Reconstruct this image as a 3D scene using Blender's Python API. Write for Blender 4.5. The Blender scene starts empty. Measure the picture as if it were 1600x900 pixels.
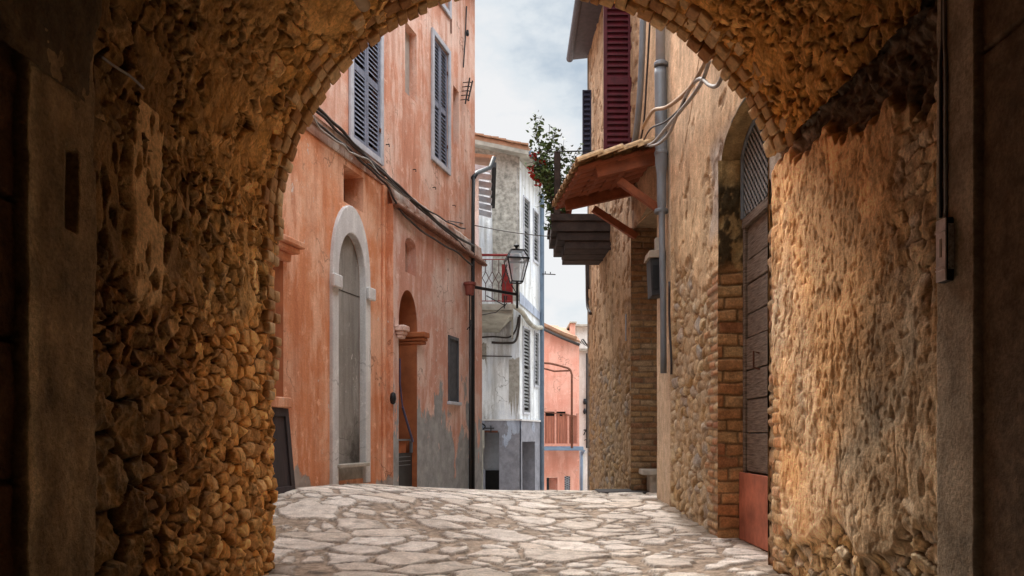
import bpy, bmesh, math, random
import numpy as np
from mathutils import Vector, noise as mnoise
random.seed(7)
SC = bpy.context.scene
COL = SC.collection
F = 1244.0            # focal length in photo pixels (1600 wide)
HX, HY = 800.0, 680.0 # vanishing centre of the photo
EYE = 1.0

def P(px, py, Y):
    return Vector(((px - HX) / F * Y, Y, EYE + (HY - py) / F * Y))

def ZR(py, Y):
    return EYE + (HY - py) / F * Y

def sstep(a, b, x):
    t = np.clip((x - a) / (b - a), 0, 1)
    return t * t * (3 - 2 * t)

# ------------------------------------------------------------------ numpy noise
def _h(ix, iy, s):
    ix = ix.astype(np.int64); iy = iy.astype(np.int64)
    n = (ix * 374761393 + iy * 668265263 + s * 1442695041) & 0xffffffff
    n = ((n ^ (n >> 13)) * 1274126177) & 0xffffffff
    n = ((n ^ (n >> 16)) * 2246822519) & 0xffffffff
    n = n ^ (n >> 15)
    return (n & 0xffffff) / float(0xffffff)

def vn(x, y, s=0):
    ix = np.floor(x); iy = np.floor(y)
    fx = x - ix; fy = y - iy
    fx = fx * fx * (3 - 2 * fx); fy = fy * fy * (3 - 2 * fy)
    a = _h(ix, iy, s); b = _h(ix + 1, iy, s); c = _h(ix, iy + 1, s); d = _h(ix + 1, iy + 1, s)
    return a + (b - a) * fx + (c - a) * fy + (a - b - c + d) * fx * fy

def fbm(x, y, s=0, o=4):
    r = 0; a = 0.5; t = 0
    for i in range(o):
        r = r + a * vn(x, y, s + i * 17); t += a
        x = x * 2.03 + 3.1; y = y * 2.03 + 1.7; a *= 0.5
    return r / t

def voro(x, y, s=0, jit=0.85):
    ix = np.floor(x); iy = np.floor(y)
    f1 = np.full(x.shape, 9.0); f2 = np.full(x.shape, 9.0)
    idr = np.zeros(x.shape); ddx = np.zeros(x.shape); ddy = np.zeros(x.shape); id2 = np.zeros(x.shape)
    for i in (-2, -1, 0, 1, 2):
        for j in (-1, 0, 1):
            cx = ix + i; cy = iy + j
            px = cx + 0.5 + (_h(cx, cy, s) - 0.5) * jit + 0.5 * (cy % 2)
            py = cy + 0.5 + (_h(cx, cy, s + 5) - 0.5) * jit
            w = 1 + 0.5 * (_h(cx, cy, s + 9) - 0.5)
            dx = x - px; dy = y - py
            d = np.sqrt(dx * dx + dy * dy) * w
            m = d < f1
            f2 = np.where(m, f1, np.minimum(f2, d))
            idr = np.where(m, _h(cx, cy, s + 21), idr); id2 = np.where(m, _h(cx, cy, s + 33), id2)
            ddx = np.where(m, dx, ddx); ddy = np.where(m, dy, ddy)
            f1 = np.where(m, d, f1)
    return f2 - f1, idr, id2, ddx, ddy, f1

def pal(idr, cols):
    """pick / blend among a list of colours with a random number per stone"""
    cols = np.array(cols); n = len(cols)
    k = np.clip(idr * (n - 1), 0, n - 1.001)
    i = np.floor(k).astype(int); f = (k - i)[..., None]
    return cols[i] * (1 - f) + cols[i + 1] * f

def stones(u, v, su, sv, s, amp, cols, mortar, jit=0.85, gap=(0.03, 0.28), warp=0.35):
    wx = (fbm(u * 5, v * 5, s + 50, 3) - 0.5) * warp; wy = (fbm(u * 5, v * 5, s + 60, 3) - 0.5) * warp
    e, a, b, dx, dy, f1 = voro(u / su + wx, v / sv + wy, s, jit)
    m = sstep(gap[0], gap[1], e)
    h = amp * (m ** 0.7) * (0.45 + 0.55 * a + 0.5 * (dx * (b - 0.5) + dy * (_hh(a) - 0.5)) - 0.35 * f1 * f1)
    c = pal(b, cols) * (0.75 + 0.5 * fbm(u * 14, v * 14, s + 3, 3))[..., None]
    mm = sstep(gap[0], gap[0] + 0.1, e)[..., None]
    mt = np.array(mortar) * (0.7 + 0.6 * fbm(u * 22, v * 22, s + 4, 3))[..., None]
    return h, mt * (1 - mm) + c * mm, mm[..., 0]

def flaky(u, v, su, sv, s, amp, cols, dark, gap=(.02, .13), warp=.8, tilt=1.5):
    """chipped, flat faced rubble with deep crevices"""
    wx = (fbm(u * 6, v * 6, s + 50, 4) - 0.5) * warp; wy = (fbm(u * 6, v * 6, s + 60, 4) - 0.5) * warp
    e, a, b, dx, dy, f1 = voro(u / su + wx, v / sv + wy, s, .9)
    m = sstep(gap[0], gap[1], e)
    rid = np.abs(2 * fbm(u * 9, v * 9, s + 70, 5) - 1)
    g = _hh(a)
    h = amp * m * (.25 + .6 * a + tilt * (dx * (b - .5) + dy * (g - .5)) + .8 * (.35 - rid)) + .012 * (fbm(u * 34, v * 34, s + 71, 3) - .5)
    c = pal(b, cols) * (.45 + 1.1 * fbm(u * 16, v * 16, s + 72, 4))[..., None] * (1.15 - .9 * sstep(.25, .02, rid) * .5)[..., None]
    deep = sstep(.02, .0, h)[..., None]
    mm = sstep(gap[0], gap[0] + .09, e)[..., None]
    c = c * (1 - .45 * deep)  # crevices and low spots darkened in colour, painted-in occlusion
    return h, np.array(dark) * (.6 + .8 * fbm(u * 20, v * 20, s + 73, 3))[..., None] * (1 - mm) + c * mm, mm[..., 0]

def _hh(a):
    return (a * 7919.13) % 1.0

def bricks(u, v, s, bl=0.27, bh=0.078, amp=0.02, cols=None, mortar=(0.42, 0.34, 0.24)):
    u = u + (fbm(u * 6, v * 6, s + 1, 2) - 0.5) * 0.03; v = v + (fbm(u * 4, v * 4, s + 2, 3) - 0.5) * 0.035
    r = np.floor(v / bh); off = 0.5 * (r % 2) + (_h(r, r * 0, s) - 0.5) * 0.3
    k = np.floor(u / bl + off)
    fu = (u / bl + off - k); fv = v / bh - r
    e = np.minimum(np.minimum(fu, 1 - fu) * bl, np.minimum(fv, 1 - fv) * bh)
    m = sstep(0.004, 0.016, e)
    a = _h(k, r, s + 3); b = _h(k, r, s + 7)
    cols = cols or [(0.42, 0.20, 0.10), (0.50, 0.27, 0.13), (0.45, 0.31, 0.17), (0.52, 0.38, 0.22), (0.34, 0.15, 0.08)]
    c = pal(a, cols) * (0.75 + 0.5 * fbm(u * 20, v * 20, s + 8, 3))[..., None]
    h = amp * m * (0.35 + 0.65 * b)
    mm = m[..., None]
    return h, np.array(mortar) * (0.75 + 0.5 * fbm(u * 25, v * 25, s + 9, 2))[..., None] * (1 - mm) + c * mm, m

# ------------------------------------------------------------------ node materials
def _mat(name):
    m = bpy.data.materials.new(name); m.use_nodes = True
    nt = m.node_tree; b = nt.nodes['Principled BSDF']
    return m, nt, b

def N(nt, t, **kw):
    n = nt.nodes.new(t)
    for k, v in kw.items():
        setattr(n, k, v)
    return n

def noise_node(nt, vec, scale, detail=6, rough=0.6, stretch=None):
    if stretch:
        mp = N(nt, 'ShaderNodeMapping'); mp.inputs['Scale'].default_value = stretch
        nt.links.new(vec, mp.inputs['Vector']); vec = mp.outputs['Vector']
    n = N(nt, 'ShaderNodeTexNoise'); n.inputs['Scale'].default_value = scale
    n.inputs['Detail'].default_value = detail; n.inputs['Roughness'].default_value = rough
    nt.links.new(vec, n.inputs['Vector'])
    return n.outputs['Fac']

def ramp(nt, fac, stops):
    r = N(nt, 'ShaderNodeValToRGB'); e = r.color_ramp.elements
    while len(e) < len(stops): e.new(0.5)
    for i, (p, c) in enumerate(stops):
        e[i].position = p; e[i].color = (c, c, c, 1) if isinstance(c, (int, float)) else (*c, 1)
    nt.links.new(fac, r.inputs['Fac'])
    return r.outputs['Color']

def mix(nt, fac, a, b, mode='MIX'):
    m = N(nt, 'ShaderNodeMix', data_type='RGBA', blend_type=mode)
    for inp, v in ((m.inputs[0], fac), (m.inputs[6], a), (m.inputs[7], b)):
        if isinstance(v, (int, float)): inp.default_value = v
        elif isinstance(v, tuple): inp.default_value = (*v, 1)
        else: nt.links.new(v, inp)
    return m.outputs[2]

def math_n(nt, op, a, b=0.0, clamp=False):
    m = N(nt, 'ShaderNodeMath', operation=op, use_clamp=clamp)
    for inp, v in ((m.inputs[0], a), (m.inputs[1], b)):
        if isinstance(v, (int, float)): inp.default_value = v
        else: nt.links.new(v, inp)
    return m.outputs[0]

def bump(nt, b, h, strength=0.4, dist=0.01, prev=None):
    bp = N(nt, 'ShaderNodeBump'); bp.inputs['Strength'].default_value = strength; bp.inputs['Distance'].default_value = dist
    nt.links.new(h, bp.inputs['Height'])
    if prev is not None: nt.links.new(prev, bp.inputs['Normal'])
    nt.links.new(bp.outputs['Normal'], b.inputs['Normal'])
    return bp.outputs['Normal']

def pos(nt):
    return N(nt, 'ShaderNodeNewGeometry').outputs['Position']

def attr_mat(name, rough=0.92, bs=0.6, fine=60, bd=0.01, gain=1.0, tint=(1, 1, 1)):
    m, nt, b = _mat(name)
    a = N(nt, 'ShaderNodeAttribute', attribute_name='Col')
    p = pos(nt)
    n1 = noise_node(nt, p, fine, 8, 0.7); n2 = noise_node(nt, p, 9, 5, 0.6)
    c = mix(nt, 1.0, a.outputs['Color'], ramp(nt, n1, [(0.25, 0.55 * gain), (0.75, 1.45 * gain)]), 'MULTIPLY')
    c = mix(nt, 1.0, c, ramp(nt, n2, [(0.3, (0.78, 0.74, 0.70)), (0.7, (1.2, 1.2, 1.2))]), 'MULTIPLY')
    c = mix(nt, 1.0, c, tint, 'MULTIPLY')
    nt.links.new(c, b.inputs['Base Color']); b.inputs['Roughness'].default_value = rough
    b.inputs['Specular IOR Level'].default_value = 0.25
    bump(nt, b, n1, bs, bd)
    return m

def simple(name, c, rough=0.6, metal=0.0, var=0.25, scale=12, bs=0.15, stretch=None, c2=None):
    m, nt, b = _mat(name); p = pos(nt)
    n = noise_node(nt, p, scale, 6, 0.65, stretch)
    d = tuple(x * (1 - var) for x in c) if c2 is None else c2
    l = tuple(min(1, x * (1 + var * 0.6)) for x in c)
    col = ramp(nt, n, [(0.3, d), (0.7, l)])
    nt.links.new(col, b.inputs['Base Color'])
    b.inputs['Roughness'].default_value = rough; b.inputs['Metallic'].default_value = metal
    b.inputs['Specular IOR Level'].default_value = 0.3
    bump(nt, b, n, bs, 0.01)
    return m

def plaster(name, base, pale, dark, grey=None, grey_top=1.6, streak=0.5, bs=0.5):
    """old lime render: blotches, vertical rain streaks, grey bare patches towards the ground"""
    m, nt, b = _mat(name); p = pos(nt)
    big = noise_node(nt, p, 1.1, 6, 0.65); st = noise_node(nt, p, 3.4, 6, 0.65, (1.8, 1.8, 0.16))
    mid = noise_node(nt, p, 4.5, 8, 0.7); fine = noise_node(nt, p, 55, 5, 0.7)
    c = mix(nt, ramp(nt, big, [(0.42, 0.0), (0.58, 1.0)]), base, pale)
    c = mix(nt, ramp(nt, st, [(0.44, 0.0), (0.64, streak)]), c, dark)
    st2 = noise_node(nt, p, 2.2, 7, 0.7, (1.5, 1.5, 0.35))
    c = mix(nt, ramp(nt, st2, [(0.52, 0.0), (0.60, 0.6)]), c, tuple(min(1, x * 1.08 + .04) for x in pale))
    c = mix(nt, ramp(nt, mid, [(0.60, 0.0), (0.66, 0.6)]), c, tuple(min(1, x * 1.25) for x in pale))
    c = mix(nt, 1.0, c, ramp(nt, fine, [(0.3, 0.84), (0.7, 1.12)]), 'MULTIPLY')
    vd = N(nt, 'ShaderNodeTexVoronoi', feature='DISTANCE_TO_EDGE'); vd.inputs['Scale'].default_value = .75
    wn = N(nt, 'ShaderNodeTexNoise'); wn.inputs['Scale'].default_value = 2.2; wn.inputs['Detail'].default_value = 7; nt.links.new(p, wn.inputs['Vector'])
    wv = N(nt, 'ShaderNodeVectorMath', operation='ADD'); nt.links.new(p, wv.inputs[0])
    ws = N(nt, 'ShaderNodeVectorMath', operation='SCALE'); ws.inputs['Scale'].default_value = 1.1; nt.links.new(wn.outputs['Color'], ws.inputs[0]); nt.links.new(ws.outputs[0], wv.inputs[1])
    nt.links.new(wv.outputs[0], vd.inputs['Vector'])
    ck = ramp(nt, vd.outputs['Distance'], [(.0, .75), (.010, 0.0)])
    ck = math_n(nt, 'MULTIPLY', ck, ramp(nt, big, [(.48, 0.0), (.56, 1.0)]))
    c = mix(nt, ck, c, tuple(x * .35 for x in dark))
    flk = noise_node(nt, p, 13, 5, .7, (1, 1, .7)); fm = noise_node(nt, p, 1.7, 3, .5)
    fl = math_n(nt, 'MULTIPLY', ramp(nt, flk, [(.63, 0.0), (.65, .8)]), ramp(nt, fm, [(.54, 0.0), (.60, 1.0)]))
    c = mix(nt, fl, c, (.66, .62, .58))
    hgt = mid
    if grey:
        z = N(nt, 'ShaderNodeSeparateXYZ'); nt.links.new(p, z.inputs[0])
        zz = math_n(nt, 'DIVIDE', z.outputs['Z'], grey_top)
        g = noise_node(nt, p, 1.9, 7, 0.62, (1.3, 1.3, 0.6))
        k = math_n(nt, 'SUBTRACT', math_n(nt, 'MULTIPLY', g, 1.9), zz)
        gm = ramp(nt, k, [(0.50, 0.0), (0.54, 1.0)])
        gc = mix(nt, ramp(nt, mid, [(0.35, 0.0), (0.65, 1.0)]), grey, tuple(x * 0.62 for x in grey))
        c = mix(nt, gm, c, gc)
        hgt = math_n(nt, 'SUBTRACT', mid, math_n(nt, 'MULTIPLY', gm, 0.3))
    nt.links.new(c, b.inputs['Base Color']); b.inputs['Roughness'].default_value = 0.92
    b.inputs['Specular IOR Level'].default_value = 0.2
    n1 = bump(nt, b, hgt, bs, 0.03); bump(nt, b, fine, 0.25, 0.006, n1)
    return m

# ------------------------------------------------------------------ objects
def tag(o, label, cat, group=None, kind=None):
    if label: o['label'] = label
    if cat: o['category'] = cat
    if group: o['group'] = group
    if kind: o['kind'] = kind
    return o

def thing(name, loc, label, cat, group=None):
    o = bpy.data.objects.new(name, None); COL.objects.link(o); o.location = loc
    o.empty_display_size = 0.2
    return tag(o, label, cat, group)

def world_loc(o):
    v = Vector((0, 0, 0))
    while o is not None:
        v += o.location; o = o.parent
    return v

class MB:
    def __init__(s): s.v = []; s.f = []
    def add(s, vs, fs):
        k = len(s.v); s.v += [tuple(x) for x in vs]; s.f += [tuple(i + k for i in f) for f in fs]; return s
    def hexa(s, p):   # 8 points: bottom 4 ccw, top 4 ccw
        return s.add(p, [(0, 3, 2, 1), (4, 5, 6, 7), (0, 1, 5, 4), (1, 2, 6, 5), (2, 3, 7, 6), (3, 0, 4, 7)])
    def box(s, x0, x1, y0, y1, z0, z1):
        return s.hexa([(x0, y0, z0), (x1, y0, z0), (x1, y1, z0), (x0, y1, z0), (x0, y0, z1), (x1, y0, z1), (x1, y1, z1), (x0, y1, z1)])
    def bar(s, a, b, w, t, up=(0, 0, 1)):
        """rectangular bar from a to b: w across, t along 'up'"""
        a = Vector(a); b = Vector(b); d = (b - a).normalized(); up = Vector(up)
        x = d.cross(up)
        if x.length < 1e-4: x = d.cross(Vector((1, 0, 0)))
        x.normalize(); y = x.cross(d).normalized()
        q = []
        for c in (a, b):
            q += [c - x * w / 2 - y * t / 2, c + x * w / 2 - y * t / 2, c + x * w / 2 + y * t / 2, c - x * w / 2 + y * t / 2]
        return s.hexa(q)
    def tube(s, pts, r, n=8, cap=True):
        pts = [Vector(p) for p in pts]; rings = []; k = len(s.v)
        rr = r if isinstance(r, (list, tuple)) else [r] * len(pts)
        prev = None
        for i, p in enumerate(pts):
            d = (pts[min(i + 1, len(pts) - 1)] - pts[max(i - 1, 0)]).normalized()
            if prev is None:
                x = d.cross(Vector((0, 0, 1)))
                if x.length < 1e-3: x = d.cross(Vector((1, 0, 0)))
            else:
                x = prev - d * prev.dot(d)
                if x.length < 1e-4: x = d.cross(Vector((0.3, 1, 0.2)))
            x.normalize(); prev = x; y = d.cross(x)
            for j in range(n):
                a = 2 * math.pi * j / n
                s.v.append(tuple(p + (x * math.cos(a) + y * math.sin(a)) * rr[i]))
        for i in range(len(pts) - 1):
            for j in range(n):
                a = k + i * n + j; b = k + i * n + (j + 1) % n
                s.f.append((a, b, b + n, a + n))
        if cap:
            s.f.append(tuple(k + j for j in range(n))[::-1]); s.f.append(tuple(k + (len(pts) - 1) * n + j for j in range(n)))
        return s
    def lathe(s, c, prof, n=16):
        """prof: list of (radius, z)"""
        k = len(s.v); c = Vector(c)
        for (r, z) in prof:
            for j in range(n):
                a = 2 * math.pi * j / n
                s.v.append((c.x + r * math.cos(a), c.y + r * math.sin(a), c.z + z))
        for i in range(len(prof) - 1):
            for j in range(n):
                a = k + i * n + j; b = k + i * n + (j + 1) % n
                s.f.append((a, b, b + n, a + n))
        s.f.append(tuple(k + j for j in range(n))[::-1]); s.f.append(tuple(k + (len(prof) - 1) * n + j for j in range(n)))
        return s
    def build(s, name, mat, parent=None, smooth=False, bevel=0, seg=1, label=None, org=None):
        V = np.array(s.v, dtype=float)
        if parent is not None: o0 = world_loc(parent)
        elif org is not None: o0 = Vector(org)
        else: o0 = Vector(((V[:, 0].min() + V[:, 0].max()) / 2, (V[:, 1].min() + V[:, 1].max()) / 2, V[:, 2].min()))
        me = bpy.data.meshes.new(name)
        me.from_pydata([(a - o0.x, b - o0.y, c - o0.z) for a, b, c in s.v], [], s.f)
        bm = bmesh.new(); bm.from_mesh(me); bmesh.ops.recalc_face_normals(bm, faces=bm.faces[:]); bm.to_mesh(me); bm.free()
        if smooth:
            for p in me.polygons: p.use_smooth = True
        o = bpy.data.objects.new(name, me); COL.objects.link(o)
        me.materials.append(mat)
        if parent is not None: o.parent = parent
        else: o.location = o0
        if bevel:
            b = o.modifiers.new('bevel', 'BEVEL'); b.width = bevel; b.segments = seg; b.limit_method = 'ANGLE'; b.angle_limit = 0.7
        if label: o['label'] = label
        return o

def builds(mb, name, mat, parent=None, **kw):
    """each connected piece of the builder becomes a part of its own"""
    par = list(range(len(mb.v)))
    def find(a):
        while par[a] != a: par[a] = par[par[a]]; a = par[a]
        return a
    for f in mb.f:
        r = find(f[0])
        for i in f[1:]: par[find(i)] = r
    groups = {}
    for f in mb.f: groups.setdefault(find(f[0]), []).append(f)
    out = []
    for fs in groups.values():
        ids = sorted({i for f in fs for i in f}); mp = {a: k for k, a in enumerate(ids)}
        m = MB(); m.v = [mb.v[i] for i in ids]; m.f = [tuple(mp[i] for i in f) for f in fs]
        out.append(m.build(name, mat, parent, **kw))
    return out

class Fr:
    """a vertical wall frame: origin (x,y), direction d along it, normal n to the street"""
    def __init__(s, o, d, n):
        s.o = Vector((*o, 0)); s.d = Vector((*d, 0)).normalized(); s.n = Vector((*n, 0)).normalized()
    def pt(s, u, z, off=0.0):
        p = s.o + s.d * u + s.n * off; return Vector((p.x, p.y, z))
    def uv(s, px, py, off=0.0):
        k = (px - HX) / F; o = s.o + s.n * off
        u = (k * o.y - o.x) / (s.d.x - k * s.d.y)
        Y = o.y + s.d.y * u
        return u, EYE + (HY - py) / F * Y
    def u(s, px, off=0.0): return s.uv(px, 0, off)[0]
    def w(s, px, py, off=0.0):
        u, z = s.uv(px, py, off); return s.pt(u, z, off)
    def box(s, mb, u0, u1, z0, z1, a, b):
        q = [s.pt(u0, z0, a), s.pt(u1, z0, a), s.pt(u1, z0, b), s.pt(u0, z0, b)]
        return mb.hexa(q + [Vector((p.x, p.y, z1)) for p in q])

def arch_loop(u0, u1, z0, zs, za, n=14, pw=1.0):
    """door-shaped loop: jambs from z0 to zs then an elliptical arch up to za"""
    c = (u0 + u1) / 2; r = (u1 - u0) / 2
    L = [(u0, z0), (u1, z0)]
    for i in range(n + 1):
        a = math.pi * i / n
        L.append((c + r * math.cos(a), zs + (za - zs) * abs(math.sin(a)) ** pw))
    return L

def rect_loop(u0, u1, z0, z1): return [(u0, z0), (u1, z0), (u1, z1), (u0, z1)]

def sheet(fr, outer, holes, off=0.0, reveal=None):
    """wall face with holes; reveal = list of depths for each hole (side walls of the opening)"""
    bm = bmesh.new(); edges = []
    for L in [outer] + holes:
        vs = [bm.verts.new((u, z, 0)) for u, z in L]
        edges += [bm.edges.new((vs[i], vs[(i + 1) % len(vs)])) for i in range(len(vs))]
    bmesh.ops.triangle_fill(bm, use_beauty=True, use_dissolve=False, edges=edges)
    bm.verts.ensure_lookup_table(); bm.verts.index_update()
    mb = MB()
    mb.add([fr.pt(v.co.x, v.co.y, off) for v in bm.verts], [[v.index for v in f.verts] for f in bm.faces])
    bm.free()
    for L, dp in zip(holes, reveal or []):
        if not dp: continue
        n = len(L)
        mb.add([fr.pt(u, z, off) for u, z in L] + [fr.pt(u, z, off - dp) for u, z in L],
               [(i, (i + 1) % n, (i + 1) % n + n, i + n) for i in range(n)])
    return mb

def fill_loop(fr, L, off):
    mb = MB(); mb.add([fr.pt(u, z, off) for u, z in L], [tuple(range(len(L)))]); return mb

def prism(fr, L, a, b):
    n = len(L); mb = MB()
    mb.add([fr.pt(u, z, a) for u, z in L] + [fr.pt(u, z, b) for u, z in L],
           [tuple(range(n))[::-1], tuple(range(n, 2 * n))] + [(i, (i + 1) % n, (i + 1) % n + n, i + n) for i in range(n)])
    return mb

def ring_prism(fr, L1, L2, a, b):
    """solid between outer loop L1 and inner loop L2 with the same number of points (open at index 0-1 edge)"""
    n = len(L1); mb = MB()
    vs = [fr.pt(u, z, a) for u, z in L1] + [fr.pt(u, z, a) for u, z in L2] + [fr.pt(u, z, b) for u, z in L1] + [fr.pt(u, z, b) for u, z in L2]
    fs = []
    for i in range(1, n):
        j = (i + 1) % n
        fs += [(2 * n + i, 2 * n + j, 3 * n + j, 3 * n + i), (i, n + i, n + j, j), (i, j, 2 * n + j, 2 * n + i), (n + i, 3 * n + i, 3 * n + j, n + j)]
    fs += [(0, n, 3 * n, 2 * n), (1, 2 * n + 1, 3 * n + 1, n + 1)]
    mb.add(vs, fs); return mb

class Grid:
    """accumulates displaced grids with a colour per vertex into one mesh"""
    def __init__(s): s.V = []; s.C = []; s.Q = []; s.n = 0
    def add(s, X, Y, Z, C, keep=None):
        nu, nv = X.shape
        s.V.append(np.stack([X, Y, Z], -1).reshape(-1, 3)); s.C.append(np.clip(C, 0, 1).reshape(-1, 3))
        i = np.arange(nu * nv).reshape(nu, nv)
        q = np.stack([i[:-1, :-1], i[1:, :-1], i[1:, 1:], i[:-1, 1:]], -1)
        if keep is not None: q = q[keep[:-1, :-1]]
        s.Q.append(q.reshape(-1, 4) + s.n); s.n += nu * nv
    def build(s, name, mat, parent=None, smooth=True, org=(0, 0, 0), label=None):
        V = np.concatenate(s.V); C = np.concatenate(s.C); Q = np.concatenate(s.Q)
        o0 = np.array(world_loc(parent) if parent is not None else org, dtype=float)
        me = bpy.data.meshes.new(name)
        me.vertices.add(len(V)); me.vertices.foreach_set('co', (V - o0).astype(np.float32).ravel())
        me.loops.add(len(Q) * 4); me.loops.foreach_set('vertex_index', Q.astype(np.int32).ravel())
        me.polygons.add(len(Q)); me.polygons.foreach_set('loop_start', (np.arange(len(Q)) * 4).astype(np.int32))
        me.polygons.foreach_set('loop_total', np.full(len(Q), 4, dtype=np.int32))
        me.update(calc_edges=True)
        me.polygons.foreach_set('use_smooth', np.full(len(Q), smooth))
        a = me.color_attributes.new('Col', 'FLOAT_COLOR', 'POINT')
        a.data.foreach_set('color', np.concatenate([C, np.ones((len(C), 1))], 1).astype(np.float32).ravel())
        me.materials.append(mat)
        o = bpy.data.objects.new(name, me); COL.objects.link(o)
        if parent is not None: o.parent = parent
        else: o.location = Vector(org)
        if label: o['label'] = label
        return o

def uvgrid(u0, u1, du, v0, v1, dv):
    nu = max(2, int(abs(u1 - u0) / du) + 1); nv = max(2, int(abs(v1 - v0) / dv) + 1)
    return np.meshgrid(np.linspace(u0, u1, nu), np.linspace(v0, v1, nv), indexing='ij')

def catmull(pts, k=6):
    pts = [Vector(p) for p in pts]; q = [pts[0] * 2 - pts[1]] + pts + [pts[-1] * 2 - pts[-2]]; out = []
    for i in range(1, len(q) - 2):
        a, b, c, d = q[i - 1:i + 3]
        for j in range(k):
            t = j / k
            out.append(0.5 * ((2 * b) + (c - a) * t + (2 * a - 5 * b + 4 * c - d) * t * t + (3 * b - a - 3 * c + d) * t ** 3))
    out.append(pts[-1]); return out
ZEN = 6.3; SUN_E = 4.1
# ================================================================== materials
M_stone = attr_mat('rubble_stone', bs=0.7, fine=55, bd=0.012)
M_tun = attr_mat('passage_rubble', bs=0.9, fine=45, bd=0.02, gain=1.6, tint=(1.0, .84, .60))
M_tunr = attr_mat('worn_passage_render', bs=0.8, fine=50, bd=0.015, gain=1.9, tint=(1.0, .955, .87))
M_vault = attr_mat('vault_rubble', bs=0.9, fine=45, bd=0.02, gain=1.55, tint=(1.0, .82, .56))  # its dimming further in is painted falloff held in the vertex colours
M_pave = attr_mat('flagstone', rough=0.75, bs=0.4, fine=70, bd=0.006, gain=1.04, tint=(1, .965, .92))
def island_mat(name, cols, rough=.9, bs=.6, scale=16):
    m, nt, b = _mat(name); g = N(nt, 'ShaderNodeNewGeometry'); n = noise_node(nt, g.outputs['Position'], scale, 7, .7)
    k = len(cols); c = ramp(nt, g.outputs['Random Per Island'], [(i / (k - 1), c_) for i, c_ in enumerate(cols)])
    c = mix(nt, 1.0, c, ramp(nt, n, [(.3, .6), (.7, 1.35)]), 'MULTIPLY')
    nt.links.new(c, b.inputs['Base Color']); b.inputs['Roughness'].default_value = rough; b.inputs['Specular IOR Level'].default_value = .2
    bump(nt, b, n, bs, .015); return m
M_brick = island_mat('arch_brick', [(.62, .42, .20), (.42, .22, .09), (.74, .54, .30), (.34, .17, .07), (.64, .42, .20), (.50, .29, .13)], bs=.8)
M_concrete = simple('grey_render', (0.36, 0.34, 0.31), 0.9, var=0.35, scale=6, bs=0.4)
M_pink = plaster('terracotta_render', (0.70, 0.285, 0.14), (0.78, 0.46, 0.31), (0.50, 0.16, 0.07), grey=(0.52, 0.44, 0.39), grey_top=0.95, streak=0.6)
M_pink2 = plaster('faded_pink_render', (0.62, 0.33, 0.25), (0.72, 0.55, 0.48), (0.48, 0.22, 0.15), grey=(0.40, 0.40, 0.40), grey_top=3.0, streak=0.6)
M_pinkup = plaster('upper_pink_render', (0.69, 0.335, 0.225), (0.80, 0.56, 0.46), (0.50, 0.20, 0.12), streak=0.65)
M_reveal = simple('brown_render', (0.36, 0.115, 0.045), 0.9, var=0.35, scale=4, bs=0.3)
M_band = plaster('weathered_cornice', (0.46, 0.25, 0.18), (0.60, 0.50, 0.43), (0.26, 0.12, 0.08), streak=0.8, bs=0.9)
M_white = plaster('white_trim_render', (0.62, 0.60, 0.60), (0.72, 0.71, 0.70), (0.46, 0.44, 0.42), streak=0.5, bs=0.3)
M_blindgrey = plaster('sooty_grey_render', (0.27, 0.25, 0.225), (0.33, 0.31, 0.285), (0.18, 0.165, 0.15), streak=0.7, bs=0.3)
M_whouse = plaster('whitewash', (0.70, 0.74, 0.80), (0.82, 0.84, 0.86), (0.32, 0.30, 0.27), streak=0.65, bs=0.5)
M_rough = simple('roughcast', (0.38, 0.36, 0.32), 0.95, var=.6, scale=9, bs=1.0, c2=(.15, .14, .12))
M_blue = plaster('blue_grey_base', (0.33, 0.37, 0.47), (0.42, 0.47, 0.57), (0.24, 0.26, 0.32), grey=(0.30, 0.30, 0.34), grey_top=4, streak=0.6)
M_salmon = plaster('salmon_render', (0.74, 0.32, 0.235), (0.78, 0.40, 0.31), (0.58, 0.22, 0.15), streak=0.4)
M_cream = plaster('cream_render', (0.70, 0.64, 0.58), (0.76, 0.72, 0.68), (0.52, 0.46, 0.42), streak=0.4)
M_shut = simple('blue_grey_shutter_paint', (0.20, 0.22, 0.29), 0.55, var=0.35, scale=9, stretch=(1, 1, .3))
M_shutd = simple('dark_shutter_slats', (0.075, 0.078, 0.09), 0.6, var=0.4, scale=9)
M_frame = simple('grey_window_frame', (0.50, 0.51, 0.56), 0.7, var=0.25, scale=6)
M_red = simple('dark_red_shutter_paint', (0.085, 0.007, 0.014), 0.5, var=0.35, scale=10, stretch=(1, 1, .4))
M_redp = simple('red_metal_paint', (0.25, 0.022, 0.02), 0.5, var=0.4, scale=10)
M_rpanel = simple('rust_red_panel', (0.56, 0.18, 0.105), 0.7, var=0.5, scale=3.2, bs=0.5)
M_dark = simple('dark_void', (0.018, 0.016, 0.015), 0.9)
M_glass = simple('dark_glass', (0.03, 0.035, 0.04), 0.12)
M_iron = simple('black_iron', (0.022, 0.022, 0.024), 0.5, metal=0.3)
M_rust = simple('rusty_iron', (0.16, 0.06, 0.035), 0.8, var=0.5)
M_zinc = simple('grey_zinc_pipe', (0.20, 0.215, 0.235), 0.5, metal=0.2, var=0.35, scale=5, stretch=(1, 1, .3))
M_zincl = simple('pale_grey_pipe', (0.42, 0.43, 0.45), 0.5, var=0.2, scale=5)
M_bpipe = simple('blue_grey_pipe', (0.16, 0.22, 0.30), 0.5, var=0.25, scale=4)
M_cable = simple('dark_cable', (0.05, 0.04, 0.037), 0.6)
M_cableg = simple('grey_cable', (0.32, 0.29, 0.26), 0.6)
M_cableb = simple('tan_cable', (0.42, 0.28, 0.17), 0.6)
M_wood = simple('red_brown_beam', (0.26, 0.075, 0.03), 0.7, var=0.45, scale=6, stretch=(1, 8, 1), bs=0.3)
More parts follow.
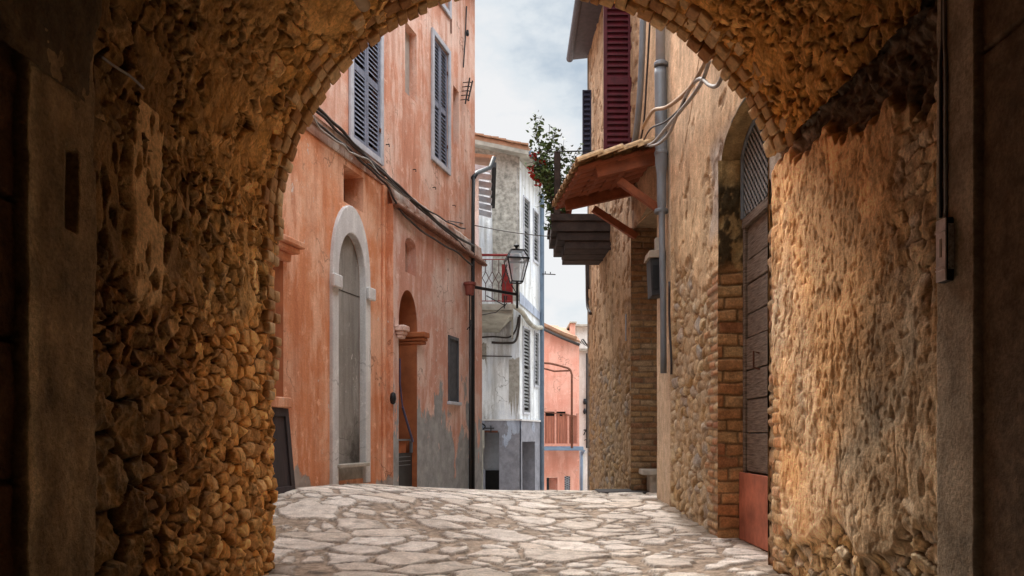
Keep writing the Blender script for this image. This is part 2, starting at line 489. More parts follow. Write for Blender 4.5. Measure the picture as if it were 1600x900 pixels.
M_woodold = simple('old_grey_wood', (0.24, 0.185, 0.145), 0.85, var=0.55, c2=(.07, .045, .03), scale=5, stretch=(1, 1.2, 14), bs=0.7)
M_woodbalc = simple('weathered_balcony_wood', (0.05, 0.034, 0.028), 0.85, var=0.5, scale=6, bs=0.5)
M_board = simple('dark_board', (0.052, 0.04, 0.042), 0.6, var=0.35, scale=5, stretch=(4, 4, .5), bs=0.3)
M_tile = simple('terracotta_tile', (0.36, 0.19, 0.12), 0.85, var=0.4, scale=5, bs=0.5, c2=(0.26, 0.15, 0.09))
M_tileu = simple('tile_underside', (0.28, 0.085, 0.04), 0.85, var=0.4, scale=5, bs=0.4)
M_ochretile = simple('mossy_ochre_tile', (0.50, 0.32, 0.16), 0.9, var=0.4, scale=11, bs=0.9, c2=(0.14, 0.08, 0.045))
M_slab = simple('stone_slab', (0.45, 0.40, 0.34), 0.85, var=0.3, scale=8, bs=0.5)
M_soffit = simple('stained_concrete', (0.40, 0.38, 0.33), 0.9, var=0.4, scale=3, bs=0.4)
M_leaf = simple('leaf_green', (0.10, 0.15, 0.045), 0.6, var=0.5, scale=14)
M_flower = simple('red_petal', (0.55, 0.03, 0.03), 0.6)
M_pot = simple('brown_red_pot', (0.22, 0.06, 0.045), 0.7)
M_boxw = simple('pale_grey_box', (0.85, 0.74, 0.72), 0.5, var=0.3, scale=14)
M_boxk = simple('black_box', (0.03, 0.03, 0.032), 0.5)
M_boxlid = simple('beige_lid', (0.36, 0.28, 0.21), 0.7)

# ================================================================== the ground
ys_ = [-8, 5.0, 5.8, 7.0, 8.4, 10, 11, 12, 12.4, 13.2, 16, 20, 30, 60]
zl_ = [0, 0, 0.0, 0.20, 0.43, 0.39, 0.28, 0.16, 0.125, 0.02, -0.6, -1.4, -2.6, -4]
zr_ = [0, 0, 0.0, 0.0, 0.03, 0.11, 0.13, 0.135, 0.125, 0.02, -0.6, -1.4, -2.6, -4]
def gz(X, Y):
    X = np.asarray(X, float); Y = np.asarray(Y, float)
    def s(z): return (np.interp(Y - .25, ys_, z) + 2 * np.interp(Y, ys_, z) + np.interp(Y + .25, ys_, z)) / 4
    xl = 0.28 * np.clip(Y, 6, 15) - 4.85
    t = sstep(-0.1, 0.85, (X - xl) / (1.95 - xl))
    return s(zl_) * (1 - t) + s(zr_) * t

def paving(G, x0, x1, y0, y1, dx, dy):
    X, Y = uvgrid(x0, x1, dx, y0, y1, dy)
    inner = 1 - .55 * sstep(5.0, 4.2, Y + .0 * X)  # unseen passage floor darkened to cut the light bounced inwards
    cols = [(0.70, 0.64, 0.58), (0.82, 0.77, 0.72), (0.74, 0.67, 0.60), (0.88, 0.84, 0.80), (0.78, 0.74, 0.70), (0.64, 0.58, 0.52)]
    wx = (fbm(X * 3.2, Y * 3.2, 5, 4) - .5) * .42 + (fbm(X * 11, Y * 11, 6, 3) - .5) * .07
    wy = (fbm(X * 3.2, Y * 3.2, 15, 4) - .5) * .42 + (fbm(X * 11, Y * 11, 16, 3) - .5) * .07
    e, a, b, ddx, ddy, f1 = voro(X / .45 + wx, Y / .37 + wy, 3, .95)
    # the slabs break into smaller stones in places
    e2, a2, b2, _, _, _ = voro(X / .25 + wx * 1.5, Y / .22 + wy * 1.5, 77, .9)
    small = a < 0.36
    e = np.where(small, np.minimum(e, e2 * .55), e); b = np.where(small, b2, b)
    g = 0.0 + 0.22 * fbm(X * 2.4, Y * 2.4, 31, 4)
    m = sstep(g - 0.012, g + 0.03, e)
    pit = sstep(.62, .74, fbm(X * 9, Y * 14, 41, 4))
    h = 0.022 * m * (0.7 + 0.6 * a) - 0.006 * pit * m + 0.010 * fbm(X * 6, Y * 6, 51, 4)
    st = pal(b, cols) * (0.86 + 0.28 * fbm(X * 8, Y * 8, 61, 5))[..., None]
    st = st * (1 - 0.25 * pit[..., None])
    mt = np.array((0.44, 0.36, 0.29)) * (0.4 + 1.1 * fbm(X * 30, Y * 30, 71, 3))[..., None]
    edge = sstep(0.0, 0.10, e - g)[..., None]
    rim = (sstep(-.03, .0, e - g) * sstep(.035, .01, e - g))[..., None]
    C = (mt * (1 - m[..., None]) + st * (0.72 + 0.28 * edge) * m[..., None]) * (1 - .45 * rim)
    C = C * (0.90 + 0.2 * fbm(X * 0.9, Y * 0.9, 81, 3))[..., None]
    dl = X - (.28 * np.clip(Y, 5.8, 15) - 4.85); dr_ = np.where(Y < 6.0, 1.93, np.where((Y > 6.0) & (Y < 7.5), 2.15, np.where(Y < 10.8, 1.95, np.where(Y < 12, 2.5, 1.8)))) - X
    dd_ = np.minimum(np.where(Y > 6, dl, X + 1.75), dr_) + .22 * (fbm(X * 5, Y * 5, 91, 4) - .5)
    dirt_shade = sstep(.22, .02, dd_)[..., None]  # soil along the wall feet, its dark strip also paints in contact shade
    soil = np.array((.17, .125, .085)) * (.5 + 1.0 * fbm(X * 26, Y * 26, 92, 4))[..., None]
    C = C * (1 - .8 * dirt_shade) + soil * .8 * dirt_shade; h = h * (1 - .6 * dirt_shade[..., 0]) + .015 * dirt_shade[..., 0] * fbm(X * 20, Y * 20, 93, 3)
    G.add(X, Y, gz(X, Y) + h, C * inner[..., None])

G = Grid()
paving(G, -3.6, 3.4, 4.6, 13.0, .017, .014)
paving(G, -4, 4, -8, 4.6, .08, .08)
o = G.build('paved_street', M_pave); o['kind'] = 'structure'
X, Y = uvgrid(-60, 60, 1.0, 12.9, 70, .5)
G = Grid(); G.add(X, Y, gz(X, Y) - 0.012, np.ones(X.shape + (3,)) * np.array((.3, .27, .24)))
o = G.build('street', M_pave); o['kind'] = 'structure'
mb = MB(); mb.add([(-3000, -3000, -4.3), (3000, -3000, -4.3), (3000, 3000, -4.3), (-3000, 3000, -4.3)], [(0, 1, 2, 3)])
o = mb.build('ground', simple('earth', (.16, .13, .09), .95)); o['kind'] = 'structure'

# ================================================================== the archway we stand in
AW = thing('archway_building', (0, 3, 0), 'old stone arched passage that frames the street, rubble walls and brick edged vault', 'archway')
def XL(Y): return -1.765 - .04 * (5.8 - Y)
def XR(Y): return 1.945 + .04 * (5.8 - Y)

OR = [(.30, .16, .06), (.58, .36, .15), (.34, .21, .10), (.66, .48, .25), (.26, .15, .06), (.56, .42, .26)]
UP = [(.32, .22, .11), (.58, .46, .29), (.26, .18, .08), (.48, .34, .16)]
def left_wall(Y, z):
    h1, c1, m1 = stones(Y, z, .135, .085, 101, .055, OR, (.03, .018, .01), gap=(.03, .22), warp=.6)  # near-black joints: gap shade painted into the mortar colour
    hf, cf, _ = flaky(Y, z, .12, .075, 111, .045, OR, (.03, .018, .01))
    k = sstep(.47, .53, fbm(Y * 2.2, z * 2.2, 112, 4)); h1 = h1 * (1 - k) + hf * k; c1 = c1 * (1 - k[..., None]) + cf * k[..., None]
    h1b, c1b, _ = flaky(Y, z, .30, .24, 120, .07, [(.42, .30, .16), (.50, .38, .22), (.36, .24, .12)], (.03, .02, .01), gap=(.03, .14), warp=.4, tilt=.8)
    blk = sstep(.45, .4, np.abs(Y - 3.62) * 1.6 + .0 * z) * sstep(1.35, 1.2, z)
    h1 = h1 * (1 - blk) + h1b * blk; c1 = c1 * (1 - blk[..., None]) + c1b * blk[..., None]
    h2, c2, m2 = flaky(Y, z, .11, .095, 140, .048, UP, (.05, .03, .015), warp=1.0)
    # slurry that drowns part of the upper stones
    sl = .92 * sstep(.47, .56, fbm(Y * 3.6, z * 1.5, 150, 5))
    pl = np.array((.38, .27, .14)) * (.4 + 1.2 * fbm(Y * 9, z * 5, 160, 5))[..., None]
    holes = sstep(.60, .70, fbm(Y * 14, z * 7, 170, 3))
    hp = .026 - .035 * holes + .018 * fbm(Y * 5, z * 3, 171, 3)
    pl = pl * (1 - .55 * holes[..., None])
    h2 = h2 * (1 - sl) + hp * sl; c2 = c2 * (1 - sl[..., None]) + pl * sl[..., None]
    h1 = h1 + .022 * (fbm(Y * 13, z * 13, 175, 4) - .5); h2 = h2 + .03 * (fbm(Y * 9, z * 12, 176, 5) - .5)
    t = sstep(-.14, .14, z - (1.75 + .5 * (fbm(Y * 2, z * 2, 180, 3) - .5)))
    h = h1 * (1 - t) + h2 * t; c = c1 * (1 - t[..., None]) + c2 * t[..., None]
    falloff = (.42 + .82 * sstep(3.3, 5.6, Y + .9 * (fbm(Y * 1.3, z * 1.3, 177, 4) - .5)))[..., None]   # daylight falloff from the mouth, painted into the stone colour
    c = c * falloff
    # smooth leftover of plaster
    pp = sstep(.03, -.03, np.abs(Y - 3.92 + .10 * (fbm(z * 4, Y * 4, 190, 3) - .5)) - .16) * sstep(1.5, 1.7, z + .5 * (fbm(Y * 9, z * 2, 191, 2) - .5)) * sstep(2.75, 2.6, z)
    pits = sstep(.58, .68, fbm(Y * 22, z * 9, 192, 3))
    h = h * (1 - pp) + (.055 - .03 * pits) * pp
    c = c * (1 - pp[..., None]) + (np.array((.50, .39, .25)) * (.75 + .5 * fbm(Y * 12, z * 6, 193, 4) - .5 * pits)[..., None]) * pp[..., None]
    # brick quoins at the mouth
    hb, cb, _ = bricks(Y, z, 200, .2, .085, .03)
    q = sstep(5.62, 5.68, Y + .12 * (fbm(z * 8, Y * 3, 201, 3) - .5)) * sstep(1.2, 1.4, z)
    h = h * (1 - q) + (hb + .02) * q; c = c * (1 - q[..., None]) + cb * q[..., None]
    # pilaster strip of smoother render and the darker block wall nearer to us
    st = sstep(3.45, 3.41, Y + .09 * (fbm(z * 4, Y * 2, 210, 4) - .5))
    hs = .07 + .014 * fbm(Y * 12, z * 8, 211, 5)
    slot = sstep(.012, .0, np.abs(Y - 3.24) - .035) * sstep(.01, 0, np.abs(z - 2.0) - .16)
    hs = hs - .05 * slot
    cs = np.array((.22, .18, .12)) * (.35 + 1.3 * fbm(Y * 9, z * 5, 212, 6))[..., None]
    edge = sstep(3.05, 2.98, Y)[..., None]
    cs = cs * (1 - edge) + cs * np.array((1.6, 1.75, 1.9)) * edge  # bluish highlight painted along the near edge of the pilaster
    dk = sstep(2.965, 2.945, Y + .02 * (fbm(z * 7, Y, 213, 3) - .5))
    rj = z + .0 * Y; jo = sstep(.014, .004, np.abs(((rj + .1 * np.floor(rj / .62)) % .62) - .31))
    hd = .02 + .03 * fbm(Y * 10, z * 10, 214, 5) - .03 * jo * sstep(.4, .55, fbm(Y * 3, z * 3, 218, 2) + .2)
    cd = np.array((.075, .045, .026)) * (.5 + 1.0 * fbm(Y * 16, z * 16, 215, 5))[..., None] * (1 - .6 * jo[..., None])
    hs = hs * (1 - dk) + hd * dk; cs = cs * (1 - dk[..., None]) + cd * dk[..., None]
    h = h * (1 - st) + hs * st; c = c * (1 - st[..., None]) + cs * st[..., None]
    return h, c

def right_wall(Y, z):
    h1, c1, m1 = flaky(Y, z, .13, .08, 301, .03, [(.52, .40, .24), (.44, .30, .15), (.46, .43, .38), (.58, .46, .30), (.36, .26, .15)], (.08, .05, .03), warp=.9)
    v = fbm(Y * 6, z * 5, 310, 5)
    base = np.array((.66, .50, .33)) * (.72 + .56 * fbm(Y * 4, z * 4, 320, 6))[..., None]
    warm = sstep(.42, .62, fbm(Y * 1.6, z * 1.1, 321, 3))[..., None]
    base = base * (1 - warm) + base * np.array((1.0, .84, .66)) * warm
    pits = .75 * sstep(.615, .70, fbm(Y * 22 + fbm(Y * 6, z * 6, 335, 3) * 3, z * 11, 330, 5)) * sstep(.40, .55, fbm(Y * 2.2, z * 2, 332, 3)) + .6 * sstep(.66, .70, fbm(Y * 24, z * 20, 333, 2)); pits = np.minimum(pits, 1); crack = sstep(.03, .0, np.abs(fbm(Y * 5, z * 2.2, 340, 4) - .5)) * sstep(.45, .55, fbm(Y * 2, z * 2, 341, 2))
    hp = .045 + .012 * v - .010 * pits - .008 * crack + .02 * (fbm(Y * 2.5, z * 2.5, 338, 3) - .5) + .010 * fbm(Y * 34, z * 20, 331, 3)
    base = base * (1 - .34 * pits[..., None] - .25 * crack[..., None])
    gp = sstep(.50, .60, fbm(Y * 2.4, z * 1.8, 345, 5))[..., None]; base = base * (1 - gp * np.array((.22, .17, .10)))
    fine = fbm(Y * 40, z * 22, 346, 3)[..., None]; base = base * (.78 + .44 * fine)
    base = base * (1.14 - 1.25 * sstep(5.2, 3.9, Y + .8 * (fbm(Y * 1.6, z * 1.2, 336, 3) - .5)) * fbm(Y * 3, z * 3, 337, 4))[..., None]  # colour darkens deeper inside, fading daylight painted in
    t = sstep(.06, -.06, z - (.38 + .75 * (fbm(Y * 2.3, z * 2.0, 350, 4) - .4)))
    d2 = sstep(4.3, 3.9, Y + .5 * (fbm(Y * 3, z * 3, 351, 3) - .5)) * sstep(.48, .60, fbm(Y * 2.4, z * 1.6, 352, 4))
    t2 = np.maximum(t, .6 * d2)
    h = hp * (1 - t2) + h1 * t2; c = base * (1 - t2[..., None]) + c1 * t2[..., None]
    # edge bricks under thin render
    hb, cb, _ = bricks(Y, z, 360, .2, .09, .022)
    q = sstep(5.60, 5.70, Y + .1 * (fbm(z * 6, Y * 3, 361, 3) - .5)) * sstep(.35, .5, fbm(Y * 2, z * 1.8, 362, 3))
    h = h * (1 - q) + (hb + .03) * q; c = c * (1 - .8 * q[..., None]) + cb * .8 * q[..., None]
    # dark rough band beneath the vault
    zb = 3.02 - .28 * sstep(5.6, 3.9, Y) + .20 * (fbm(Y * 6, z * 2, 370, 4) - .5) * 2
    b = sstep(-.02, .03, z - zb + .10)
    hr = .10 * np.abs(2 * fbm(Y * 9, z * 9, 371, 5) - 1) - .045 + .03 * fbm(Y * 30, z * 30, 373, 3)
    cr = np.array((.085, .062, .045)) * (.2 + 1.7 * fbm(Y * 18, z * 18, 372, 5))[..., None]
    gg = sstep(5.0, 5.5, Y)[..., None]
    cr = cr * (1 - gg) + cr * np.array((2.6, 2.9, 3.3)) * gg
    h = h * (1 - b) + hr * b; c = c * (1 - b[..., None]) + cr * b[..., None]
    # pilaster strip and near dark render
    st = sstep(3.66, 3.63, Y + .02 * (fbm(z * 5, Y, 380, 3) - .5))
    hs = .09 + .004 * fbm(Y * 12, z * 6, 381, 4) + .004 * fbm(Y * 40, z * 40, 382, 3)
    cs = np.array((.25, .21, .165)) * (.5 + 1.0 * fbm(Y * 8, z * 4, 383, 5))[..., None]  # paler tone paints the strip as if turned to the light
    dk = sstep(3.36, 3.345, Y)
    hs = hs - .03 * dk; cd = np.array((.115, .082, .056)) * (.6 + .8 * fbm(Y * 20, z * 20, 384, 5))[..., None]
    jo = sstep(.010, .003, np.abs(z - 2.62 + .04 * (Y - 3)))
    cd = cd * (1 - .6 * jo[..., None]); hs = hs - .02 * jo * dk
    cs = cs * (1 - dk[..., None]) + cd * dk[..., None]
    h = h * (1 - st) + hs * st; c = c * (1 - st[..., None]) + cs * st[..., None]
    return h, c

def soot(c, Y, z):
    return c
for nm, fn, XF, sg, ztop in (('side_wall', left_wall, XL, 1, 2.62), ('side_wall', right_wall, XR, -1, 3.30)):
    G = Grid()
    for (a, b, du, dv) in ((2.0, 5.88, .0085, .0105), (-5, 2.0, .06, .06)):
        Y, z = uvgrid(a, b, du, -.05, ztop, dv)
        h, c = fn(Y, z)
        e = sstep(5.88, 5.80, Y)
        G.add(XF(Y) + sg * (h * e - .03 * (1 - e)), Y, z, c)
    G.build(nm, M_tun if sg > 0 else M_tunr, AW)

# vault
CX, CZ = .08, 2.49
def vault_r(th, Y):
    w = .04 * (5.8 - Y)
    return 1.805 + w + .121 * sstep(math.radians(75), math.radians(22), th)
G = Grid()
for (a, b, du, dth) in ((2.3, 5.88, .0105, .0058), (-5, 2.3, .06, .03)):
    Y, th = uvgrid(a, b, du, math.radians(183), math.radians(17), dth)
    s = th * 1.85
    VC = [(.34, .23, .10), (.58, .43, .24), (.26, .17, .07), (.46, .31, .13), (.66, .52, .34)]
    h, c, m = flaky(Y, s, .13, .11, 401, .05, VC, (.06, .035, .015), warp=1.0)
    h2, c2, m2 = flaky(Y, s, .075, .065, 431, .045, VC, (.06, .035, .015), warp=.8)
    t = sstep(.42, .56, fbm(Y * 1.7, s * 1.5, 441, 3))
    h = h * (1 - t) + h2 * t; c = c * (1 - t[..., None]) + c2 * t[..., None]
    sl = .85 * sstep(.50, .60, fbm(Y * 3, s * 3, 451, 5))
    cp = np.array((.40, .27, .12)) * (.5 + 1.0 * fbm(Y * 10, s * 10, 461, 5))[..., None]
    h = h * (1 - sl) + (.03 + .035 * (fbm(Y * 9, s * 9, 471, 5) - .5)) * sl; c = c * (1 - .8 * sl[..., None]) + cp * .8 * sl[..., None]
    pk = sstep(3.46, 3.38, Y + .08 * (fbm(s * 4, Y * 3, 491, 4) - .5)) * sstep(2.35, 2.65, th + .5 * (fbm(Y * 3, s * 3, 492, 3) - .5))
    h = h * (1 - pk) + (.05 + .03 * fbm(Y * 8, s * 8, 493, 5)) * pk
    c = c * (1 - pk[..., None]) + (np.array((.17, .14, .095)) * (.35 + 1.3 * fbm(Y * 9, s * 7, 494, 6))[..., None]) * pk[..., None]
    c = c * (.50 + .65 * sstep(3.6, 5.5, Y + 1.0 * (fbm(Y * 1.2, s * 1.2, 482, 4) - .5)))[..., None]  # vault colour dimmed away from the mouth, light falloff painted in
    wr = sstep(1.3, .6, th)[..., None]
    c = c * (1 - wr) + c * np.array((1.05, .92, .72)) * wr
    h = h + .05 * (fbm(Y * 1.5, s * 1.5, 481, 3) - .5)
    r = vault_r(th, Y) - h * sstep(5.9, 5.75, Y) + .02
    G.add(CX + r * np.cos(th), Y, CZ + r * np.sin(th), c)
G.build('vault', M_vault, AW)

# arch ring of small bricks laid on edge, and brick quoins down the side
mb = MB()
def rbrick(c, ax, ay, az, l, w, t):
    sk = random.uniform(-.12, .12)
    q = []
    for sz in (-1, 1):
        for sx, sy in ((-1, -1), (1, -1), (1, 1), (-1, 1)):
            q.append(c + ax * (sx * l / 2 * (1 + random.uniform(-.12, .12))) + ay * (sy * w / 2 + sk * sx * l * .4) + az * (sz * t / 2))
    mb.hexa(q)
for row, (yc, yl) in enumerate(((5.80, .15), (5.65, .14), (5.51, .13))):
    th = math.radians(182)
    while th > math.radians(17):
        wdt = random.uniform(.075, .125)
        dth = wdt / 1.86
        if row < 2 or random.random() < .55:
            r = vault_r(th - dth / 2, 5.8) + .0 + random.uniform(-.018, .018) + (.012 * row)
            c = Vector((CX + r * math.cos(th - dth / 2), yc + random.uniform(-.012, .012), CZ + r * math.sin(th - dth / 2)))
            rad = Vector((math.cos(th - dth / 2), 0, math.sin(th - dth / 2))); tan = Vector((-rad.z, 0, rad.x))
            rbrick(c, Vector((0, 1, 0)), tan, rad, yl * random.uniform(.72, 1.05), wdt * random.uniform(.86, .96), .07)
        th -= dth
bpy_ring = mb.build('arch_ring', M_brick, AW, bevel=.012, seg=2)
for p in bpy_ring.data.polygons: p.use_smooth = True
mb = MB()
z = 1.25
while z < 2.42:
    hh = random.uniform(.07, .095)
    for yc in (5.80, 5.66):
        if random.random() < (.85 if z > 1.75 else .5):
            rbrick(Vector((XL(5.8) + .028 + random.uniform(-.012, .014), yc, z + hh / 2)), Vector((0, 1, 0)), Vector((0, 0, 1)), Vector((1, 0, 0)), .13, hh * .86, .06)
    z += hh
bpy_ring = mb.build('brick_quoin', M_brick, AW, bevel=.012, seg=2)
for p in bpy_ring.data.polygons: p.use_smooth = True

# the body of the building above, with an added wall behind
fa = Fr((-6, 5.9), (1, 0), (0, 1))
al = [(6 - 1.86, -.3), (6 + 2.08, -.3), (6 + 2.08, 3.05)] + [(6 + CX + (.08 + vault_r(np.float64(t), 5.8)) * math.cos(t), CZ + (.08 + vault_r(np.float64(t), 5.8)) * math.sin(t)) for t in [math.radians(20 + i * 160 / 30) for i in range(31)]]
al = [(float(a), float(b)) for a, b in al]
mb = sheet(fa, rect_loop(0, 13, -.6, 6.6), [al], 0.0, [.04])
mb.build('facade', M_concrete, AW)
mb = MB(); mb.box(-6, 7, -5.2, 5.88, 6.6, 6.8); mb.build('roof', M_tile, AW)
mb = MB(); mb.box(-6, 7, -5.3, -5.02, -.5, 6.6); mb.build('light_block_wall', M_concrete, AW)  # added unseen wall, closes the passage to keep it dark
# ================================================================== stone house on the right
M_eave = simple('purple_grey_eave', (.10, .085, .095), .7, var=.3)
SH = thing('stone_house', (2.6, 10, 0), 'tall ochre stone house with drainpipe, red shutter and brick edged doorways beside the arch', 'house')
XW = 1.98
def XH(Y): return np.where(Y < 10.8, XW, XW - (XW - 1.83) * np.clip((Y - 10.8) / 1.2, 0, 1) - .04 * np.clip(Y - 12, 0, 9))
RUB = [(.50, .36, .21), (.40, .26, .13), (.56, .47, .35), (.46, .30, .14), (.60, .46, .28), (.34, .24, .15), (.44, .40, .35)]
def house_wall(Y, z):
    h1, c1, m1 = stones(Y, z, .20, .13, 501, .055, RUB, (.24, .16, .09), gap=(.02, .34), warp=.8)
    h1 = h1 + .02 * (fbm(Y * 12, z * 12, 502, 4) - .5)
    sm = sstep(.46, .58, fbm(Y * 3.5, z * 4, 503, 4))[..., None]
    c1 = c1 * (1 - .7 * sm) + np.array((.50, .37, .23)) * (.5 + 1.0 * fbm(Y * 12, z * 12, 504, 4))[..., None] * .7 * sm; h1 = h1 * (1 - .55 * sm[..., 0]) + .02 * sm[..., 0]
    v = fbm(Y * 3, z * 2.2, 510, 5); st = fbm(Y * 6, z * .7, 511, 4)
    base = np.array((.68, .50, .33)) * (.78 + .44 * v)[..., None]
    lo = sstep(4.6, 3.2, z)[..., None]
    base = base * (1 - .22 * sstep(.45, .65, st)[..., None])
    base = base * (np.array((1.08, 1.0, .95)) * (1 - lo) + np.array((.98, .93, .82)) * lo)
    pits = sstep(.57, .64, fbm(Y * 6, z * 7.5, 520, 4)); er = sstep(.5, .62, fbm(Y * 2, z * 1.1, 521, 4))
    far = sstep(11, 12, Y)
    pk = pits * np.maximum(.06 + .3 * sstep(4.4, 3.0, z), np.maximum(er * sstep(5.2, 3.6, z) * .8, far * .8))
    v2 = fbm(Y * 9 + 4 * v, z * 5, 524, 5)
    hp = .045 + .012 * v - .028 * pk + .012 * (v2 - .5)
    base = base * (1 - .36 * pk[..., None]) * (.80 + .40 * v2)[..., None]
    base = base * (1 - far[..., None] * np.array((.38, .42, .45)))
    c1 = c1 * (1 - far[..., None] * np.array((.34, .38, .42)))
    nz = fbm(Y * 1.7, z * 1.5, 530, 4) - .5
    lim = 2.75 + 1.3 * nz - 1.2 * sstep(9.6, 10, Y) * sstep(12, 10.8, Y) - .3 * far
    t = sstep(.09, -.09, z - lim) * (.75 + .25 * sstep(.4, .5, fbm(Y * 3, z * 3, 531, 3)))
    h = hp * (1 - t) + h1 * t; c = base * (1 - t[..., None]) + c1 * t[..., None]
    # pale smooth strip beside the recess
    s = sstep(9.86, 9.92, Y + .03 * nz) * sstep(10.82, 10.79, Y)
    h = h * (1 - s) + (.05 + .01 * v) * s
    c = c * (1 - .85 * s[..., None]) + np.array((.58, .44, .31)) * (.8 + .4 * v)[..., None] * .85 * s[..., None]
    # brick quoins beside the door
    hb, cb, _ = bricks(Y, z, 540, .24, .082, .03)
    q = sstep(8.05, 7.98, Y + .28 * (_h(np.floor(z / .082), z * 0, 541) - .5)) * sstep(2.62, 2.5, z + .2 * nz)
    h = h * (1 - q) + (hb + .035) * q; c = c * (1 - q[..., None]) + cb * q[..., None]
    # grey cement round the door arch
    g = sstep(8.0, 7.8, Y + .3 * nz) * sstep(2.7, 3.0, z + .4 * nz) * sstep(3.95, 3.7, z)
    c = c * (1 - .75 * g[..., None]) + np.array((.40, .35, .31)) * (.6 + .8 * fbm(Y * 14, z * 9, 550, 4))[..., None] * .75 * g[..., None]
    # diagonal crack
    cr = sstep(.02, .004, np.abs(z - (4.65 + (8.7 - Y) * .95 + .08 * (fbm(Y * 5, z * 0, 560, 3) - .5)))) * sstep(4.2, 4.3, z) * sstep(6.2, 6.0, z)
    h = h - .02 * cr; c = c * (1 - .5 * cr[..., None])
    return h, c
G = Grid()
def hpatch(Y, z):
    h, c = house_wall(Y, z); G.add(XH(Y) + .04 - h, Y, z, c)
hpatch(*uvgrid(7.5, 10.8, .016, -.4, 8.2, .016))
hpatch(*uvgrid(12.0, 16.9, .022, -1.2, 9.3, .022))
YA = lambda Y: np.where((Y > 6.1), 3.55 + .30 * np.sqrt(np.clip(1 - ((Y - 6.8) / .7) ** 2, 0, 1)), -.3)
U, V = uvgrid(6.1, 7.5, .016, 0, 1, .005)
hpatch(U, YA(U) + (8.2 - YA(U)) * V)
hpatch(*uvgrid(5.86, 6.1, .03, -.3, 8.2, .03))
hpatch(*uvgrid(10.8, 12.0, .03, 4.1, 9.3, .03))
hpatch(*uvgrid(10.3, 12.0, .05, 8.2, 9.3, .05))
# door reveal (faces the archway), its soffit
def yface(Yc, x0, x1, z0, z1, fn, sg=-1, du=.012, dv=.012):
    X, z = uvgrid(x0, x1, du, z0, z1, dv); h, c = fn(X, z); G.add(X, Yc + sg * h, z, c)
def f_door(X, z):
    hb, cb, _ = bricks(X, z, 601, .36, .115, .02, [(.62, .36, .17), (.54, .25, .11), (.66, .44, .22), (.44, .19, .09)], (.30, .20, .11))
    t = sstep(2.4, 2.6, z + .3 * (fbm(X * 4, z * 4, 602, 3) - .5))
    n = fbm(X * 10, z * 6, 603, 5); blk = sstep(.46, .56, n)
    cr = np.array((.46, .31, .14)) * (.7 + .6 * n)[..., None] * (1 - .85 * blk[..., None] * sstep(3.45, 3.3, z)[..., None])
    return hb * (1 - t) + .05 * n * t, cb * (1 - t[..., None]) + cr * t[..., None]
yface(7.5, XW - .045, 2.24, -.3, 3.58, f_door)
def f_rec(X, z):
    hb, cb, _ = bricks(X, z, 611, .30, .085, .018, [(.40, .22, .10), (.34, .17, .07), (.46, .30, .15), (.30, .14, .07), (.48, .34, .20)], (.26, .18, .11))
    return hb, cb * .72
yface(12.0, 1.79, 2.6, -.3, 4.12, f_rec)
U, V = uvgrid(6.1, 7.5, .02, 0, 1, .1)   # soffit of the door arch
n = fbm(U * 6, V * 6, 620, 4)
G.add(XW - .01 + .27 * V, U, YA(U) - .02 * n, np.array((.42, .29, .14)) * (.6 + .8 * n)[..., None])
U, V = uvgrid(10.8, 12.0, .05, 0, 1, .1)
G.add(1.85 + .8 * V, U, 4.12 + 0 * U, np.ones(U.shape + (3,)) * np.array((.34, .25, .16)))
U, V = uvgrid(10.75, 12.0, .05, -.3, 4.15, .05)
G.add(2.55 + 0 * U, U, V, np.ones(U.shape + (3,)) * np.array((.36, .26, .16)))
G.build('wall', M_stone, SH)
# jamb sides and hidden body
mb = MB()
mb.box(XW + .05, 2.55, 10.78, 10.80, -.3, 4.1)
mb.box(XW + .06, 2.24, 6.02, 6.09, -.3, 3.6)
mb.add([(1.60, 16.9, -2), (7, 16.9, -2), (7, 16.9, 9.3), (1.60, 16.9, 9.3)], [(0, 1, 2, 3)])
mb.add([(7, 5.95, -1), (7, 16.9, -2), (7, 16.9, 9.3), (7, 5.95, 9.3)], [(0, 1, 2, 3)])
mb.box(2.26, 2.30, 6.0, 7.6, -.3, 4.0)
mb.build('body', M_concrete, SH)
mb = MB(); mb.box(1.9, 7, 5.95, 10.3, 8.2, 8.3)
mb.hexa([(1.30, 10.3, 9.12), (7, 10.3, 10.6), (7, 17.1, 10.6), (1.30, 17.1, 9.12), (1.30, 10.3, 9.24), (7, 10.3, 10.75), (7, 17.1, 10.75), (1.30, 17.1, 9.24)])
mb.build('roof', M_tile, SH)
mb = MB()
mb.hexa([(1.30, 10.3, 9.04), (1.9, 10.3, 9.10), (1.9, 17.05, 9.10), (1.30, 17.05, 9.04), (1.30, 10.3, 9.115), (1.9, 10.3, 9.2), (1.9, 17.05, 9.2), (1.30, 17.05, 9.115)])
mb.build('soffit', M_eave, SH)
mb = MB(); mb.tube([(1.24, 10.3, 9.08), (1.24, 17.1, 9.08)], .075, 10); mb.build('gutter', M_eave, SH, smooth=True)
# stone ledge in the recess
mb = MB(); mb.box(1.90, 2.5, 11.55, 11.95, .42, .50); mb.box(2.02, 2.5, 11.65, 11.95, .1, .42); mb.build('ledge', M_slab, SH, bevel=.015, seg=2)
